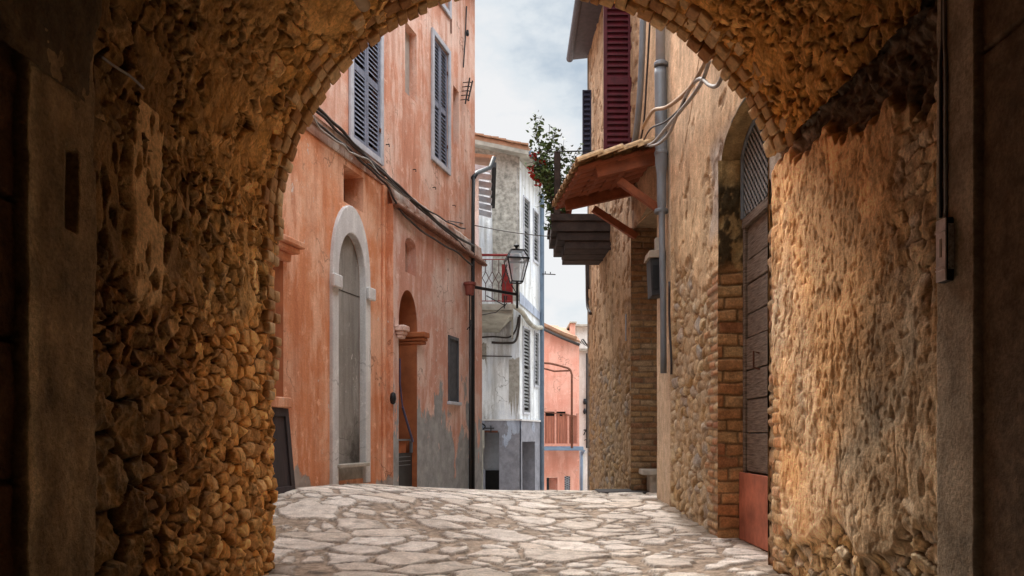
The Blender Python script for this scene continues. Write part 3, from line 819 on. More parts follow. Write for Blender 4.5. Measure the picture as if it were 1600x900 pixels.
# plank door, fanlight lattice, red kick panel
ZD = [.66, 1.02, 1.33, 1.60, 1.90, 2.12, 2.40, 2.62, 2.93]
mb = MB()
for i in range(len(ZD) - 1):
    dx = random.uniform(-.006, .006)
    mb.box(2.185 + dx, 2.225, 6.12, 7.44, ZD[i] + .006, ZD[i + 1] - .006)
door = mb.build('door', M_woodold, SH, bevel=.004)
mb = MB(); mb.box(2.165, 2.2, 7.40, 7.47, .0, 2.98); mb.box(2.155, 2.2, 6.12, 7.47, 2.93, 3.02); mb.build('door_frame', M_woodold, door, bevel=.004)
mb = MB(); mb.tube([(2.19, 7.02, 1.72), (2.13, 7.02, 1.74), (2.13, 7.02, 1.60), (2.19, 7.02, 1.58)], .009, 6); mb.build('handle', M_rust, door)
mb = MB()
L = arch_loop(0, 1.3, 0, .54, .80, 14)
ff = Fr((2.17, 6.15), (0, 1), (-1, 0))
for i in range(34):      # diagonal lattice clipped to the arch
    for sgn in (1, -1):
        pts = []
        for k in range(60):
            t = k / 59 * 1.3; zz = (i * .075 - 1.3) + t * sgn * 1.0 + (1.3 if sgn < 0 else 0)
            top = .54 + .26 * math.sqrt(max(0, 1 - ((t - .65) / .65) ** 2))
            if 0 < zz < top: pts.append((t, zz))
        if len(pts) > 2:
            (a, b), (c, d) = pts[0], pts[-1]
            mb.bar(ff.pt(a, 3.02 + b, 0.004 * sgn), ff.pt(c, 3.02 + d, 0.004 * sgn), .022 if sgn > 0 else .008, .006, (1, 0, 0))
fan = mb.build('fanlight', simple('grey_lattice', (.30, .29, .28), .6, var=.4), SH)
mb = MB(); mb.tube([ff.pt(u, 3.02 + z, .01) for u, z in L[1:]], .022, 6); mb.build('frame', M_zinc, fan)
mb = fill_loop(ff, [(u, 3.02 + z) for u, z in L], -.045); mb.build('pane', M_dark, fan)
mb = MB(); mb.box(2.13, 2.155, 6.12, 7.47, .03, .655); kp = mb.build('kick_panel', M_rpanel, SH, bevel=.004, label='plain rust red metal sheet across the foot of the plank door')

# shutters of the house
def louvre(mb, a, b, z0, z1, nrm, rails=(0, 1), fw=.05, t=.035, pitch=.06, sl=.012, body=None):
    """louvred leaf from point a to point b (xy), slats tilted"""
    a = Vector((*a, 0)); b = Vector((*b, 0)); d = (b - a).normalized(); L = (b - a).length; n = Vector((*nrm, 0)).normalized()
    def bx(m, u0, u1, zz0, zz1, o0, o1):
        q = [a + d * u0 + n * o0, a + d * u1 + n * o0, a + d * u1 + n * o1, a + d * u0 + n * o1]
        m.hexa([Vector((p.x, p.y, zz0)) for p in q] + [Vector((p.x, p.y, zz1)) for p in q])
    bx(mb, 0, fw, z0, z1, -t / 2, t / 2); bx(mb, L - fw, L, z0, z1, -t / 2, t / 2)
    for r in rails:
        zc = z0 + (z1 - z0) * r; lo = max(z0, zc - fw * .9); hi = min(z1, zc + fw * .9)
        bx(mb, fw, L - fw, lo, hi, -t / 2 + .002, t / 2 - .002)
    sm = body or mb
    z = z0 + fw
    while z < z1 - fw * .6:
        if all(abs(z - (z0 + (z1 - z0) * r)) > fw * 1.2 for r in rails):
            q = []
            for (oo, zz) in ((t * .42, z - .022), (t * .42, z - .022 + sl), (-t * .42, z + .022 + sl), (-t * .42, z + .022)):
                q.append((oo, zz))
            vs = [a + d * (fw * .7) + n * o for o, _ in q] + [a + d * (L - fw * .7) + n * o for o, _ in q]
            zs = [z_ for _, z_ in q] * 2
            sm.add([(v.x, v.y, zz) for v, zz in zip(vs, zs)], [(0, 1, 2, 3), (7, 6, 5, 4), (0, 4, 5, 1), (1, 5, 6, 2), (2, 6, 7, 3), (3, 7, 4, 0)])
        z += pitch
Ys = 12.2
def xat(px, Y): return (px - HX) / F * Y
mb = MB(); louvre(mb, (xat(943, Ys), Ys), (xat(987, Ys), Ys), ZR(243, Ys), ZR(-45, Ys) , (0, -1), rails=(0, .40, 1), fw=.055, pitch=.088, sl=.026)
xa_, xb_ = xat(946, Ys), xat(984, Ys); mb.box(xa_, xb_, Ys + .019, Ys + .024, ZR(241, Ys), ZR(-43, Ys))
s = mb.build('shutter', M_red, SH, bevel=.003, label='dark red louvred shutter leaf standing open above the canopy')
mb = MB(); mb.box(xat(987, Ys) - .01, 1.86, Ys - .02, Ys + .015, ZR(120, Ys), ZR(112, Ys)); mb.box(xat(987, Ys) - .01, 1.86, Ys - .02, Ys + .015, ZR(215, Ys), ZR(207, Ys)); builds(mb, 'hinge', M_iron, s)
mb = MB(); louvre(mb, (xat(910, 16.2), 16.2), (xat(924, 16.2), 16.2), ZR(258, 16.2), ZR(141, 16.2), (0, -1), rails=(0, 1), fw=.03, pitch=.1, sl=.02)
mb.box(xat(911, 16.2), xat(923, 16.2), 16.22, 16.225, ZR(257, 16.2), ZR(142, 16.2))
mb.build('shutter', simple('navy_shutter_paint', (.035, .04, .075), .55), SH, label='narrow navy shutter leaf seen edge on beyond the red one')

# tile canopy over the recessed doorway
CN = thing('tile_canopy', (1.6, 11.4, 3.5), 'small tiled canopy on red brown timber struts over the recessed doorway', 'canopy')
YN, YF = 10.45, 12.2
def cpos(s, y, dz=0):   # s 0 at the eave .. 1 at the wall
    t = (y - YN) / (YF - YN)
    x0 = .885 + (.69 - .885) * t; x1 = 1.93 + (1.80 - 1.93) * t
    z0 = ZR(262, YN); z1 = ZR(232, YN)
    return Vector((x0 + (x1 - x0) * s, y, z0 + (z1 - z0) * s + dz))
mb = MB()
nt_ = 8
for i in range(nt_):     # under tiles (channels), lapped in three courses
    y = YN + .08 + (YF - YN - .12) * i / (nt_ - 1)
    for k in range(4):
        s0 = k / 4 - .02; s1 = s0 + .30
        sec = []
        for j in range(9):
            a = math.pi * j / 8
            sec.append((math.cos(a) * .105, -math.sin(a) * .055))
        for t2, (ss, lift) in enumerate(((s0, -.015), (min(s1, 1.02), .01))):
            pass
        k0 = len(mb.v)
        for (ss, lift) in ((s0, -.012), (min(s1, 1.02), .012)):
            for th_ in (0, -.014):
                for (oy, oz) in sec:
                    mb.v.append(tuple(cpos(ss, y + oy, oz + lift + th_ + .02)))
        for j in range(8):
            a, b = k0 + j, k0 + j + 1
            mb.f += [(a, b, b + 18, a + 18), (a + 9, b + 9, b + 27, a + 27), (a, b, b + 9, a + 9), (a + 18, b + 18, b + 27, a + 27)]
mb.build('tile_underside', M_tileu, CN, smooth=False)
mb = MB()
for i in range(nt_ + 1):  # cover tiles
    y = YN - .03 + (YF - YN + .06) * i / nt_
    for k in range(4):
        s0 = k / 4 - .05; s1 = s0 + .32; k0 = len(mb.v); rr = random.uniform(.9, 1.08)
        for (ss, lift) in ((s0, .035), (min(s1, 1.03), .075)):
            for th_ in (0, .032):
                for j in range(9):
                    a = math.pi * j / 8
                    mb.v.append(tuple(cpos(ss + random.uniform(-.004, .004), y + math.cos(a) * (.10 + th_) * rr, math.sin(a) * (.06 + th_) + lift)))
        for j in range(8):
            a, b = k0 + j, k0 + j + 1
            mb.f += [(a, b, b + 18, a + 18), (a + 9, b + 9, b + 27, a + 27), (a, b, b + 9, a + 9), (a + 18, b + 18, b + 27, a + 27)]
        mb.f += [(k0, k0 + 9, k0 + 27, k0 + 18), (k0 + 8, k0 + 17, k0 + 35, k0 + 26)]
mb.build('roof_tiles', M_ochretile, CN)
for y in (10.49, 11.85):
    mb = MB(); mb.bar(cpos(.22 if y < 11 else .05, y, -.10), cpos(1.0, y, -.10), .08, .17); mb.build('beam', M_wood, CN, bevel=.006)
mb = MB(); a = P(967, 282, 10.58); mb.bar((a.x, 10.58, a.z), (1.955, 10.58, ZR(328, 10.6)), .075, .10); mb.build('strut', M_wood, CN, bevel=.006)
mb = MB(); a = P(927, 326, 11.85); mb.bar((a.x, 11.85, a.z), (1.86, 11.9, ZR(370, 11.9)), .075, .10); mb.build('strut', M_wood, CN, bevel=.006)
mb = MB()
for s_ in (.02, .34, .66): mb.bar(cpos(s_, YN + .04, -.035), cpos(s_, YF - .02, -.035), .05, .035)
builds(mb, 'purlin', M_wood, CN, bevel=.004)

# wooden balcony with plants beyond the canopy
WB = thing('wooden_balcony', (1.4, 14.6, ZR(388, 14)), 'small weathered timber balcony with overgrown flower plants beyond the canopy', 'balcony')
YB0, YB1 = 14.0, 15.4
mb = MB()
for (p0, p1, ya, yb, w) in ((862, 922, 333, 345, 0), (864, 922, 343, 362, .03), (873, 922, 360, 375, .06), (884, 922, 373, 389, .09)):
    k_ = 3 if yb - ya > 11 else 2
    for j_ in range(k_):
        y0_ = YB0 + w + (YB1 - YB0 - w) * j_ / k_
        mb.box(xat(p0, YB0) + random.uniform(-.03, .03), 1.78, y0_ + .004, YB0 + w + (YB1 - YB0 - w) * (j_ + 1) / k_ - .01, ZR(yb, YB0) + random.uniform(0, .02), ZR(ya, YB0) + .004 - random.uniform(0, .02))
builds(mb, 'timber', M_woodbalc, WB, bevel=.008)
mb = MB(); mb.box(xat(866, YB0), xat(876, YB0), YB0, YB0 + .1, ZR(335, YB0), ZR(236, YB0)); mb.build('post', M_woodbalc, WB, bevel=.01)
mb = MB(); mb.box(xat(866, YB0), xat(876, YB0), YB1 - .1, YB1, ZR(335, YB0), ZR(236, YB0)); mb.build('post', M_woodbalc, WB, bevel=.01)
mb = MB(); mb.tube([P(872, 237, YB0 + .02), P(911, 236, YB0 + .02), (1.78, YB0 + .02, ZR(236, YB0))], .012, 6); mb.tube([(xat(871, YB0), YB0, ZR(238, YB0)), (xat(871, YB0), YB1, ZR(238, YB0))], .012, 6)
for i in range(9): mb.tube([(xat(871, YB0), YB0 + .1 + i * .14, ZR(335, YB0)), (xat(871, YB0), YB0 + .1 + i * .14, ZR(238, YB0))], .006, 5)
mb.build('railing', M_iron, WB)
mb = MB(); mb.lathe((xat(882, 14.6), 14.6, ZR(333, YB0)), [(.10, 0), (.15, .28), (.165, .28), (.165, .33), (.14, .33)], 14); mb.build('planter', M_pot, WB)

def plant(name, stems, label, cat, leaf=.05, flowers=(), group=None):
    t = thing(name, stems[0][0], label, cat, group)
    ms = MB(); ml = MB(); mf = MB()
    for (pa, pb, dens, spread) in stems:
        pa = Vector(pa); pb = Vector(pb); L = (pb - pa).length
        side = Vector((random.uniform(-1, 1), random.uniform(-1, 1), .2)) * L * .12
        path = [pa, pa.lerp(pb, .5) + side, pb]; path = catmull(path, 5)
        ms.tube(path, [.012 * (1 - .7 * i / len(path)) for i in range(len(path))], 5)
        for i in range(int(dens * 1.15)):
            q = path[min(len(path) - 1, int(random.random() ** .8 * len(path)))]
            off = Vector((random.gauss(0, 1), random.gauss(0, 1), random.gauss(0, .8))) * spread
            c = q + off
            if random.random() < .3: ms.tube([q, c], .004, 4)
            a = Vector((random.gauss(0, 1), random.gauss(0, 1), random.gauss(0, .6))).normalized(); b = a.cross(Vector((random.gauss(0, 1), random.gauss(0, 1), random.gauss(0, 1)))).normalized()
            s = leaf * random.uniform(.5, 1.2)
            ml.add([c - a * s, c + b * s * .5 - a * s * .2, c + a * s, c - b * s * .5 - a * s * .2], [(0, 1, 2, 3)])
    for c in flowers:
        c = Vector(c); mf = MB()
        for i in range(14):
            q = c + Vector((random.gauss(0, 1), random.gauss(0, 1), random.gauss(0, 1))) * .03
            a = Vector((random.gauss(0, 1), random.gauss(0, 1), random.gauss(0, 1))).normalized(); b = a.cross(Vector((0, .3, 1))).normalized(); s = .03
            mf.add([q - a * s, q + b * s, q + a * s, q - b * s], [(0, 1, 2, 3)])
        mf.build('flower', M_flower, t)
    ms.build('stem', M_woodbalc, t); ml.build('foliage', M_leaf, t)
    return t
YP = 14.3
plant('climbing_plant', [(P(868, 330, YP), P(836, 184, YP), 150, .07), (P(868, 320, YP), P(858, 215, YP), 120, .09), (P(862, 300, YP), P(846, 240, YP), 150, .10), (P(880, 330, YP + .1), P(898, 240, YP), 120, .10), (P(860, 270, YP), P(880, 232, YP), 110, .10), (P(885, 330, YP), P(886, 280, YP), 160, .09), (P(850, 262, YP), P(868, 205, YP), 50, .05)],
      'tall straggly green plant rising above the timber balcony against the sky', 'plant', .055)
plant('geranium', [(P(866, 330, YP - .2), P(842, 250, YP - .2), 170, .07), (P(862, 300, YP - .2), P(838, 276, YP - .2), 120, .05), (P(850, 270, YP - .2), P(835, 262, YP - .2), 70, .05)],
      'hanging green plant with small red flowers over the balcony edge', 'plant', .045,
      [P(835, 243, YP - .2), P(830, 262, YP - .2), P(832, 274, YP - .2), P(838, 280, YP - .2), P(842, 287, YP - .2), P(846, 257, YP - .2)])
plant('trailing_plant', [(P(872, 330, YP - .1), P(856, 318, YP - .1), 90, .06), (P(866, 338, YP - .1), P(856, 356, YP - .1), 70, .05), (P(866, 320, YP - .1), P(862, 300, YP - .1), 70, .05)],
      'low green tuft trailing from the corner of the timber balcony', 'plant', .05)

# drainpipes and conduits on the stone house
HF = Fr((XW - .02, 6), (0, 1), (-1, 0))
def hw(px, py, off=.0): return HF.w(px, py, off)
Yd = 9.75
yd = lambda px: F * (XW - .10) / (px - HX)
t = thing('drainpipe', (XW - .1, 9.8, .2), 'thick grey drainpipe with lighter upper length down the ochre stone house', 'drainpipe')
yp = yd(1032)
mb = MB(); mb.tube([(XW - .10, yp, ZR(102, yp)), (XW - .10, yp, 8.1)], .062, 14); mb.build('upper_pipe', M_zincl, t, smooth=True)
pts = [(1030, 108), (1032, 150), (1034, 200), (1035, 260), (1037, 320), (1040, 400), (1045, 480), (1047, 585)]
mb = MB(); mb.tube(catmull([Vector((XW - .10, yp - (px - 1030) * .012, ZR(py, yp))) for px, py in pts], 4), [.078] * 13 + [.06] * 4 + [.04] * 12, 14); mb.build('lower_pipe', M_zinc, t, smooth=True)
mb = MB()
for py in (100, 240, 330): mb.lathe((XW - .10, yp - (.02 if py < 110 else .05), ZR(py + 5, yp)), [(.083, 0), (.088, .01), (.088, .04), (.083, .05)], 14)
builds(mb, 'collar', M_zinc, t)
def wallpipe(name, pts, r, mat, label, cat='pipe', group=None, wall=hw, off=.05, n=8, k=5):
    mb = MB(); mb.tube(catmull([wall(a, b, off) for a, b in pts], k), r, n)
    o = mb.build(name, mat, smooth=True); return tag(o, label, cat, group)
HF2 = Fr((1.83, 12), (-.04, 1), (-1, -.04))
hw2 = lambda px, py, off=0: HF2.w(px, py, off)
wallpipe('conduit', [(1005, 20), (1003, 90), (999, 160), (993, 215), (985, 238)], .045, M_zinc, 'slim grey conduit running down beside the dark red shutter', wall=hw2, off=.07)
wallpipe('cable', [(1016, 24), (1013, 80), (1010, 130), (1006, 190), (998, 235)], .014, M_cable, 'thin dark cable between the slim conduit and the thick drainpipe', 'cable', k=6, wall=hw2, off=.05)
wallpipe('cable', [(1049, 585), (1049, 560), (1046, 500), (1046, 440)], .014, M_cable, 'thin cable hanging beside the foot of the thick drainpipe', 'cable')
GC = 'cables looped across the ochre wall to the arch'
def mk(pts): return pts
cab = [([(1105, 92), (1094, 112), (1080, 135), (1060, 155), (1040, 168), (1022, 172), (1012, 185), (1004, 200)], .022, M_cableb, 'tan cable looping from the arch down past the thick drainpipe'),
       ([(1108, 96), (1098, 125), (1082, 150), (1066, 170), (1045, 195), (1022, 222), (1004, 230), (990, 236)], .020, M_cableg, 'grey cable drooping in front of the drainpipe to the canopy'),
       ([(1129, 118), (1120, 134), (1108, 133), (1096, 123), (1084, 130), (1072, 150), (1058, 180), (1046, 208), (1030, 224), (1016, 228)], .018, M_cableg, 'grey cable with a wavy loop next to the arch edge'),
       ([(1103, 94), (1090, 118), (1075, 140), (1066, 165), (1040, 190), (1018, 200), (1008, 215), (1003, 228)], .011, M_cable, 'thin dark cable tangled among the paler ones by the drainpipe')]
for pts, r, m, lb in cab:
    wallpipe('cable', pts, r, m, lb, 'cable', GC, off=.20, k=7)
wallpipe('cable', [(922, 372), (917, 392), (917, 440), (918, 478), (923, 490)], .03, M_cable, 'black cable bowing out from the far corner of the stone house', 'cable', wall=hw2, off=.08)
wallpipe('cable', [(938, 340), (924, 366), (920, 400), (920, 452)], .02, M_cable, 'dark cable dropping from the timber balcony along the wall', 'cable', wall=hw2, off=.05)
mb = MB(); mb.box(1.79, 1.83, 12.5, 12.6, ZR(532, 12.5), ZR(490, 12.5)); tag(mb.build('wall_plate', M_zinc), 'small narrow grey metal plate on the rough far wall', 'plate')

# black wall box by the drainpipe
BX = thing('letter_box', (1.86, 10.2, ZR(462, 10.2)), 'black metal box with sloping beige lid fixed beside the drainpipe', 'box')
Yb = 10.15
x0, x1 = xat(1016, Yb), xat(1038, Yb)
mb = MB(); mb.hexa([(x0 + .02, Yb, ZR(462, Yb)), (x1, Yb, ZR(460, Yb)), (x1, Yb + .3, ZR(460, Yb)), (x0 + .02, Yb + .3, ZR(462, Yb)), (x0, Yb, ZR(403, Yb)), (x1, Yb, ZR(401, Yb)), (x1, Yb + .3, ZR(401, Yb)), (x0, Yb + .3, ZR(403, Yb))]); mb.build('body', M_boxk, BX, bevel=.006)
mb = MB(); mb.hexa([(x0 - .03, Yb - .02, ZR(403, Yb)), (x1 + .01, Yb - .02, ZR(402, Yb)), (x1 + .01, Yb + .32, ZR(402, Yb)), (x0 - .03, Yb + .32, ZR(403, Yb)), (x0 - .01, Yb - .01, ZR(391, Yb)), (x1 + .01, Yb - .01, ZR(390, Yb)), (x1 + .01, Yb + .31, ZR(390, Yb)), (x0 - .01, Yb + .31, ZR(391, Yb))]); mb.build('lid', M_boxlid, BX, bevel=.004)
mb = MB(); mb.box(x0 + .03, x1 - .02, Yb - .006, Yb, ZR(452, Yb), ZR(414, Yb)); mb.build('door', M_iron, BX, bevel=.003)
mb = MB(); mb.box(xat(1027, Yb), xat(1037, Yb), Yb + .1, Yb + .2, ZR(391, Yb), ZR(368, Yb)); mb.build('bracket', M_slab, BX)
# dark step at the foot of the recess
mb = MB(); zz = float(gz(1.6, 11.9)); mb.box(1.28, 2.5, 11.7, 12.35, zz - .02, zz + .035); tag(mb.build('doorstep', simple('dark_slate', (.05, .045, .045), .7), bevel=.01), 'low dark stone step lying before the recessed doorway', 'step')

# meter box on the right pilaster with its cable
JB = thing('meter_box', (1.87, 3.55, 2.0), 'small pale grey meter box with black sides on the dark pilaster', 'meter box')
def rw(px, py, off): # passage right wall
    fr = RF; return fr.w(px, py, off)
RF = Fr((XR(0), 0), (-.04, 1), (-1, -.04))
u0 = RF.u(1478.5, .128); u1 = RF.u(1463, .128)
za, zb_ = RF.uv(1478, 438, .13)[1], RF.uv(1478, 338, .13)[1]
mb = MB(); RF.box(mb, u0, u1, za, zb_, .06, .124); mb.build('case', M_boxk, JB, bevel=.004)
mb = MB(); RF.box(mb, u0 + .001, u1 + .002, za + .002, zb_ - .002, .1245, .130)
mb.build('cover', M_boxw, JB, bevel=.003)
mb = MB(); 
p0 = RF.pt(u0, 0, .1); p1 = RF.pt(u0, 0, .145)
mb.add([RF.pt(u0 - .003, za + .05, .094), RF.pt(u0 - .003, za + .05, .121), RF.pt(u0 - .003, zb_ - .03, .121), RF.pt(u0 - .003, zb_ - .03, .094)], [(0, 1, 2, 3)])
mb.build('label_strip', simple('aged_white', (.80, .74, .64), .6, var=.7, scale=60), JB)
for za_, zc_ in ((za + .05, za + .056), (za + .066, za + .071), (zb_ - .062, zb_ - .056)):
    mb = MB(); RF.box(mb, u0 + .01, u1, za_, zc_, .130, .134); mb.build('rib', M_boxw, JB)
mb = MB(); RF.box(mb, u0 + .03, u1 - .03, za + .11, zb_ - .09, .1302, .132); mb.build('window', M_boxlid, JB)
for k_, (px_, lb) in enumerate(((1470, 'thin cable dropping down the pilaster to the meter box'), (1478, 'second cable running beside the first above the meter box'))):
    mb = MB(); mb.tube([RF.w(px_ + (0 if py > 60 else (-2 if k_ else 3)), py, .10) for py in (340, 200, 100, 60, 10, -40)], .008, 6)
    tag(mb.build('cable', M_cableg if k_ else M_cable, smooth=True), lb, 'cable', 'cables above the meter box')
# ================================================================== pink building on the left
PB = thing('terracotta_house', (-3, 9, 0), 'tall terracotta pink rendered house with louvred shutters and a white arched doorway', 'house')
LF = Fr((.28 * 6 - 4.85, 6), (.28, 1), (1, -.28))
ZTOP = ZR(0, 14.9) + .25
UE = LF.u(742)
OB = .13                                       # lower volume that stands proud beyond the bend
UB = LF.u(601)                                 # its near end
def lr(px0, px1, py_b, py_t, pxref, off=0.0):
    """rect in wall coords from photo: px limits, bottom/top py read at column pxref"""
    u0, u1 = LF.u(px0, off), LF.u(px1, off); return rect_loop(u0, u1, LF.uv(pxref, py_b, off)[1], LF.uv(pxref, py_t, off)[1])
w1 = [LF.u(549), LF.u(592), 1 + 3.77, 6.75]
w3 = [LF.u(676), LF.u(699), 5.48, 7.42]
slot2 = [LF.u(633), LF.u(651), 6.05, 7.10]
slot4 = [LF.u(708), LF.u(717), 6.02, 7.03]
wtop = [LF.u(685), LF.u(700), 8.15, 9.6]
reca = [LF.u(537), LF.u(568), 3.90, 4.36]
door1 = arch_loop(LF.u(524), LF.u(567.5), .44, 2.93, 3.54, 16, .9)
holes_up = [rect_loop(*w1), rect_loop(*w3), rect_loop(*slot2), rect_loop(*slot4), rect_loop(*wtop), rect_loop(*reca)]
zc = 4.55                                       # level where the upper render starts
ZU = 4.60
# lower face (ground to the string course) and upper face
mb = sheet(LF, [(0, -.6), (UB + .04, -.6), (UB + .04, 4.12), (UE, 4.12), (UE, ZU), (0, ZU)], [door1, rect_loop(*reca)], 0, [.06, .28]); lo = mb.build('wall', M_pink, PB)
ho = [h for h in holes_up if h[0][1] > ZU]
mb = sheet(LF, rect_loop(0, UE, ZU, ZTOP), ho, 0, [.10, .10, .12, .16, .10])
mb.add([LF.pt(UE, ZU, 0), LF.pt(UE, ZU, -6), LF.pt(UE, ZTOP, -6), LF.pt(UE, ZTOP, 0)], [(0, 1, 2, 3)])
mb.add([LF.pt(UE, -.9, 0), LF.pt(UE, -.9, -6), LF.pt(UE, ZU, -6), LF.pt(UE, ZU, 0)], [(0, 1, 2, 3)])
mb.build('wall', M_pinkup, PB, label='paler upper storey wall of the terracotta house')
# proud lower volume beyond the bend
nich = arch_loop(LF.u(633, OB), LF.u(650, OB), LF.uv(641, 428, OB)[1], LF.uv(641, 384, OB)[1], LF.uv(641, 372, OB)[1], 8)
door2 = arch_loop(LF.u(623, OB), LF.u(652, OB), -.2, LF.uv(637, 510, OB)[1], LF.uv(637, 453, OB)[1], 16, .9)
swin = rect_loop(LF.u(700, OB), LF.u(715.5, OB), LF.uv(708, 628, OB)[1], LF.uv(708, 528, OB)[1])
ZB = 4.20
mb = sheet(LF, rect_loop(UB, UE + .03, -.9, ZB), [nich, door2, swin], OB, [.14, .75, .06])
mb.build('wall', M_pink2, PB, label='faded lower wall with bare grey patches beyond the bend')
mb = MB(); mb.add([LF.pt(UB, -.6, 0), LF.pt(UB, -.6, OB), LF.pt(UB, ZB, OB), LF.pt(UB, ZB, 0)], [(0, 1, 2, 3)]); mb.build('return_wall', M_pink, PB)
mb = fill_loop(LF, nich, OB - .14); mb.build('niche', M_band, PB)
# cornice over it: sloping weathered ledge
mb = MB()
q = [(OB - .01, ZB), (OB + .06, ZB), (OB + .065, ZB + .045), (OB - .005, ZB + .09), (OB - .03, 4.48), (.05, 4.54), (.004, 4.54)]
for (ua, ub) in ((UB - .0, UE + .05),):
    n = len(q); segs = 40
    vs = []
    for i in range(segs + 1):
        u = ua + (ub - ua) * i / segs
        vs += [LF.pt(u, z + random.uniform(-.012, .012), o + random.uniform(-.008, .008)) for o, z in q]
    fs = [(i * n + j, (i + 1) * n + j, (i + 1) * n + (j + 1) % n, i * n + (j + 1) % n) for i in range(segs) for j in range(n)]
    fs += [tuple(range(n)), tuple(segs * n + j for j in range(n))[::-1]]
    mb.add(vs, fs)
mb.build('cornice', M_band, PB)
mb = MB(); LF.box(mb, UB - .04, UE + .06, ZB - .055, ZB - .003, OB + .003, OB + .10); mb.build('ledge', simple('brown_ledge', (.22, .10, .065), .9, var=.5, bs=.6), PB, bevel=.015)
mb = MB(); LF.box(mb, 0, UB - .02, 4.57, 4.66, .003, .05); LF.box(mb, 0, UB - .02, 4.44, 4.568, .003, .02); mb.build('string_course', M_band, PB, bevel=.012)
# pilaster strip at the bend
mb = MB(); LF.box(mb, LF.u(596), UB - .003, -.5, 4.43, .003, .045); mb.build('pilaster', M_pink, PB, bevel=.01)

# big blind arched doorway
t1 = MB(); t1 = fill_loop(LF, door1, -.055); dd = t1.build('door', M_blindgrey, PB)
# soot near its foot is real grime: a darker coat on the lower panel
m, nt, b = _mat('soot_coat'); p = pos(nt)
vm = N(nt, 'ShaderNodeVectorMath', operation='DISTANCE'); nt.links.new(p, vm.inputs[0]); c0 = LF.w(546, 706, -.15); vm.inputs[1].default_value = c0
n1 = noise_node(nt, p, 7, 6, .7)
k = math_n(nt, 'ADD', math_n(nt, 'MULTIPLY', vm.outputs['Value'], 1.9), math_n(nt, 'MULTIPLY', math_n(nt, 'SUBTRACT', n1, .5), .9))
b_old = dd.data.materials[0]
nt.nodes.remove(b)
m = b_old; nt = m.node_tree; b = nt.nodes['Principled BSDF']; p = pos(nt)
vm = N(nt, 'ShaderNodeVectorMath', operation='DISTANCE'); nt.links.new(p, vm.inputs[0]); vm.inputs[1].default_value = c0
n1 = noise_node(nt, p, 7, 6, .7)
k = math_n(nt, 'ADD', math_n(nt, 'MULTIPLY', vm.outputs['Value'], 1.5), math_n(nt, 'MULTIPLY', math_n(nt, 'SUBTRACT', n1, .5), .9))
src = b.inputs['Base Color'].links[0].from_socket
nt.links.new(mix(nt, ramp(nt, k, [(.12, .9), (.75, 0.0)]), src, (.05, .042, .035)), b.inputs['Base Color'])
oa = arch_loop(LF.u(515), LF.u(574.5), .38, 2.93, 3.88, 16, .9)
ia = arch_loop(LF.u(524) + .006, LF.u(567.5) - .006, .38, 2.93, 3.534, 16, .9)
mb = ring_prism(LF, oa, ia, -.053, .045); sur = mb.build('surround', M_white, PB, bevel=.008)
mb = MB()
for (ua, ub) in ((LF.u(515) - .05, LF.u(524) + .01), (LF.u(567.5) - .01, LF.u(574.5) + .05)):
    LF.box(mb, ua, ub, 2.77, 2.93, .046, .10)
builds(mb, 'capital', M_white, sur, bevel=.012)
mb = MB(); LF.box(mb, LF.u(522), LF.u(569), .60, .645, -.05, .09); mb.build('sill', M_slab, sur, bevel=.008)
mb = MB(); LF.box(mb, LF.u(524), LF.u(567.5), .3, .60, -.054, -.01); mb.build('step', M_concrete, sur)
mb = MB(); LF.box(mb, LF.u(524), LF.u(567.5), 2.80, 2.808, -.054, -.050); mb.build('crack_joint', M_dark, dd)

def shutters(parent, r, label=None, fwd=.03, mat=None, openg=0.0):
    """framed opening with two louvred leaves"""
    u0, u1, z0, z1 = r
    mb = MB(); w = .085
    for (a, b_, c, d) in ((u0 - w, u0, z0 - w, z1 + w), (u1, u1 + w, z0 - w, z1 + w), (u0, u1, z1, z1 + w), (u0, u1, z0 - w, z0)):
        LF.box(mb, a, b_, c, d, .003, .04)
    win = mb.build('window', M_frame, parent, bevel=.006)
    mb = MB(); mb.add([LF.pt(u0, z0, -.095), LF.pt(u1, z0, -.095), LF.pt(u1, z1, -.095), LF.pt(u0, z1, -.095)], [(0, 1, 2, 3)]); mb.build('pane', M_dark, win)
    um = (u0 + u1) / 2
    for (a, b_) in ((u0 + .01, um - .004), (um + .004, u1 - .01)):
        mb = MB(); pa = LF.pt(a, 0, fwd); pb = LF.pt(b_, 0, fwd)
        louvre(mb, (pa.x, pa.y), (pb.x, pb.y), z0 + .01, z1 - .01, (LF.n.x, LF.n.y), rails=(0, .47, 1), fw=.05, pitch=.062, sl=.012)
        mb.build('shutter', mat or M_shut, win, bevel=.002)
    mb = MB()
    for zz in (z0 + .35, z1 - .35): LF.box(mb, u1 - .03, u1 + .05, zz, zz + .05, fwd + .02, fwd + .035)
    builds(mb, 'hinge', M_rust, win)
    return win
shutters(PB, w1, fwd=.0); shutters(PB, w3, fwd=-.02); shutters(PB, wtop, fwd=-.02)
def simplewin(r, dp, mat, frame=None):
    u0, u1, z0, z1 = r
    mb = MB(); mb.add([LF.pt(u0, z0, -dp), LF.pt(u1, z0, -dp), LF.pt(u1, z1, -dp), LF.pt(u0, z1, -dp)], [(0, 1, 2, 3)])
    return mb.build('window', mat, PB)
M_pale = simple('pale_blind', (.42, .37, .33), .8, var=.15)
simplewin(slot2, .118, M_pale, None)
w = simplewin(slot4, .155, M_glass); mb = MB(); LF.box(mb, slot4[0], slot4[1], slot4[2], slot4[3], -.154, -.15)
mb = MB(); L_ = slot4; um = (L_[0] + L_[1]) / 2
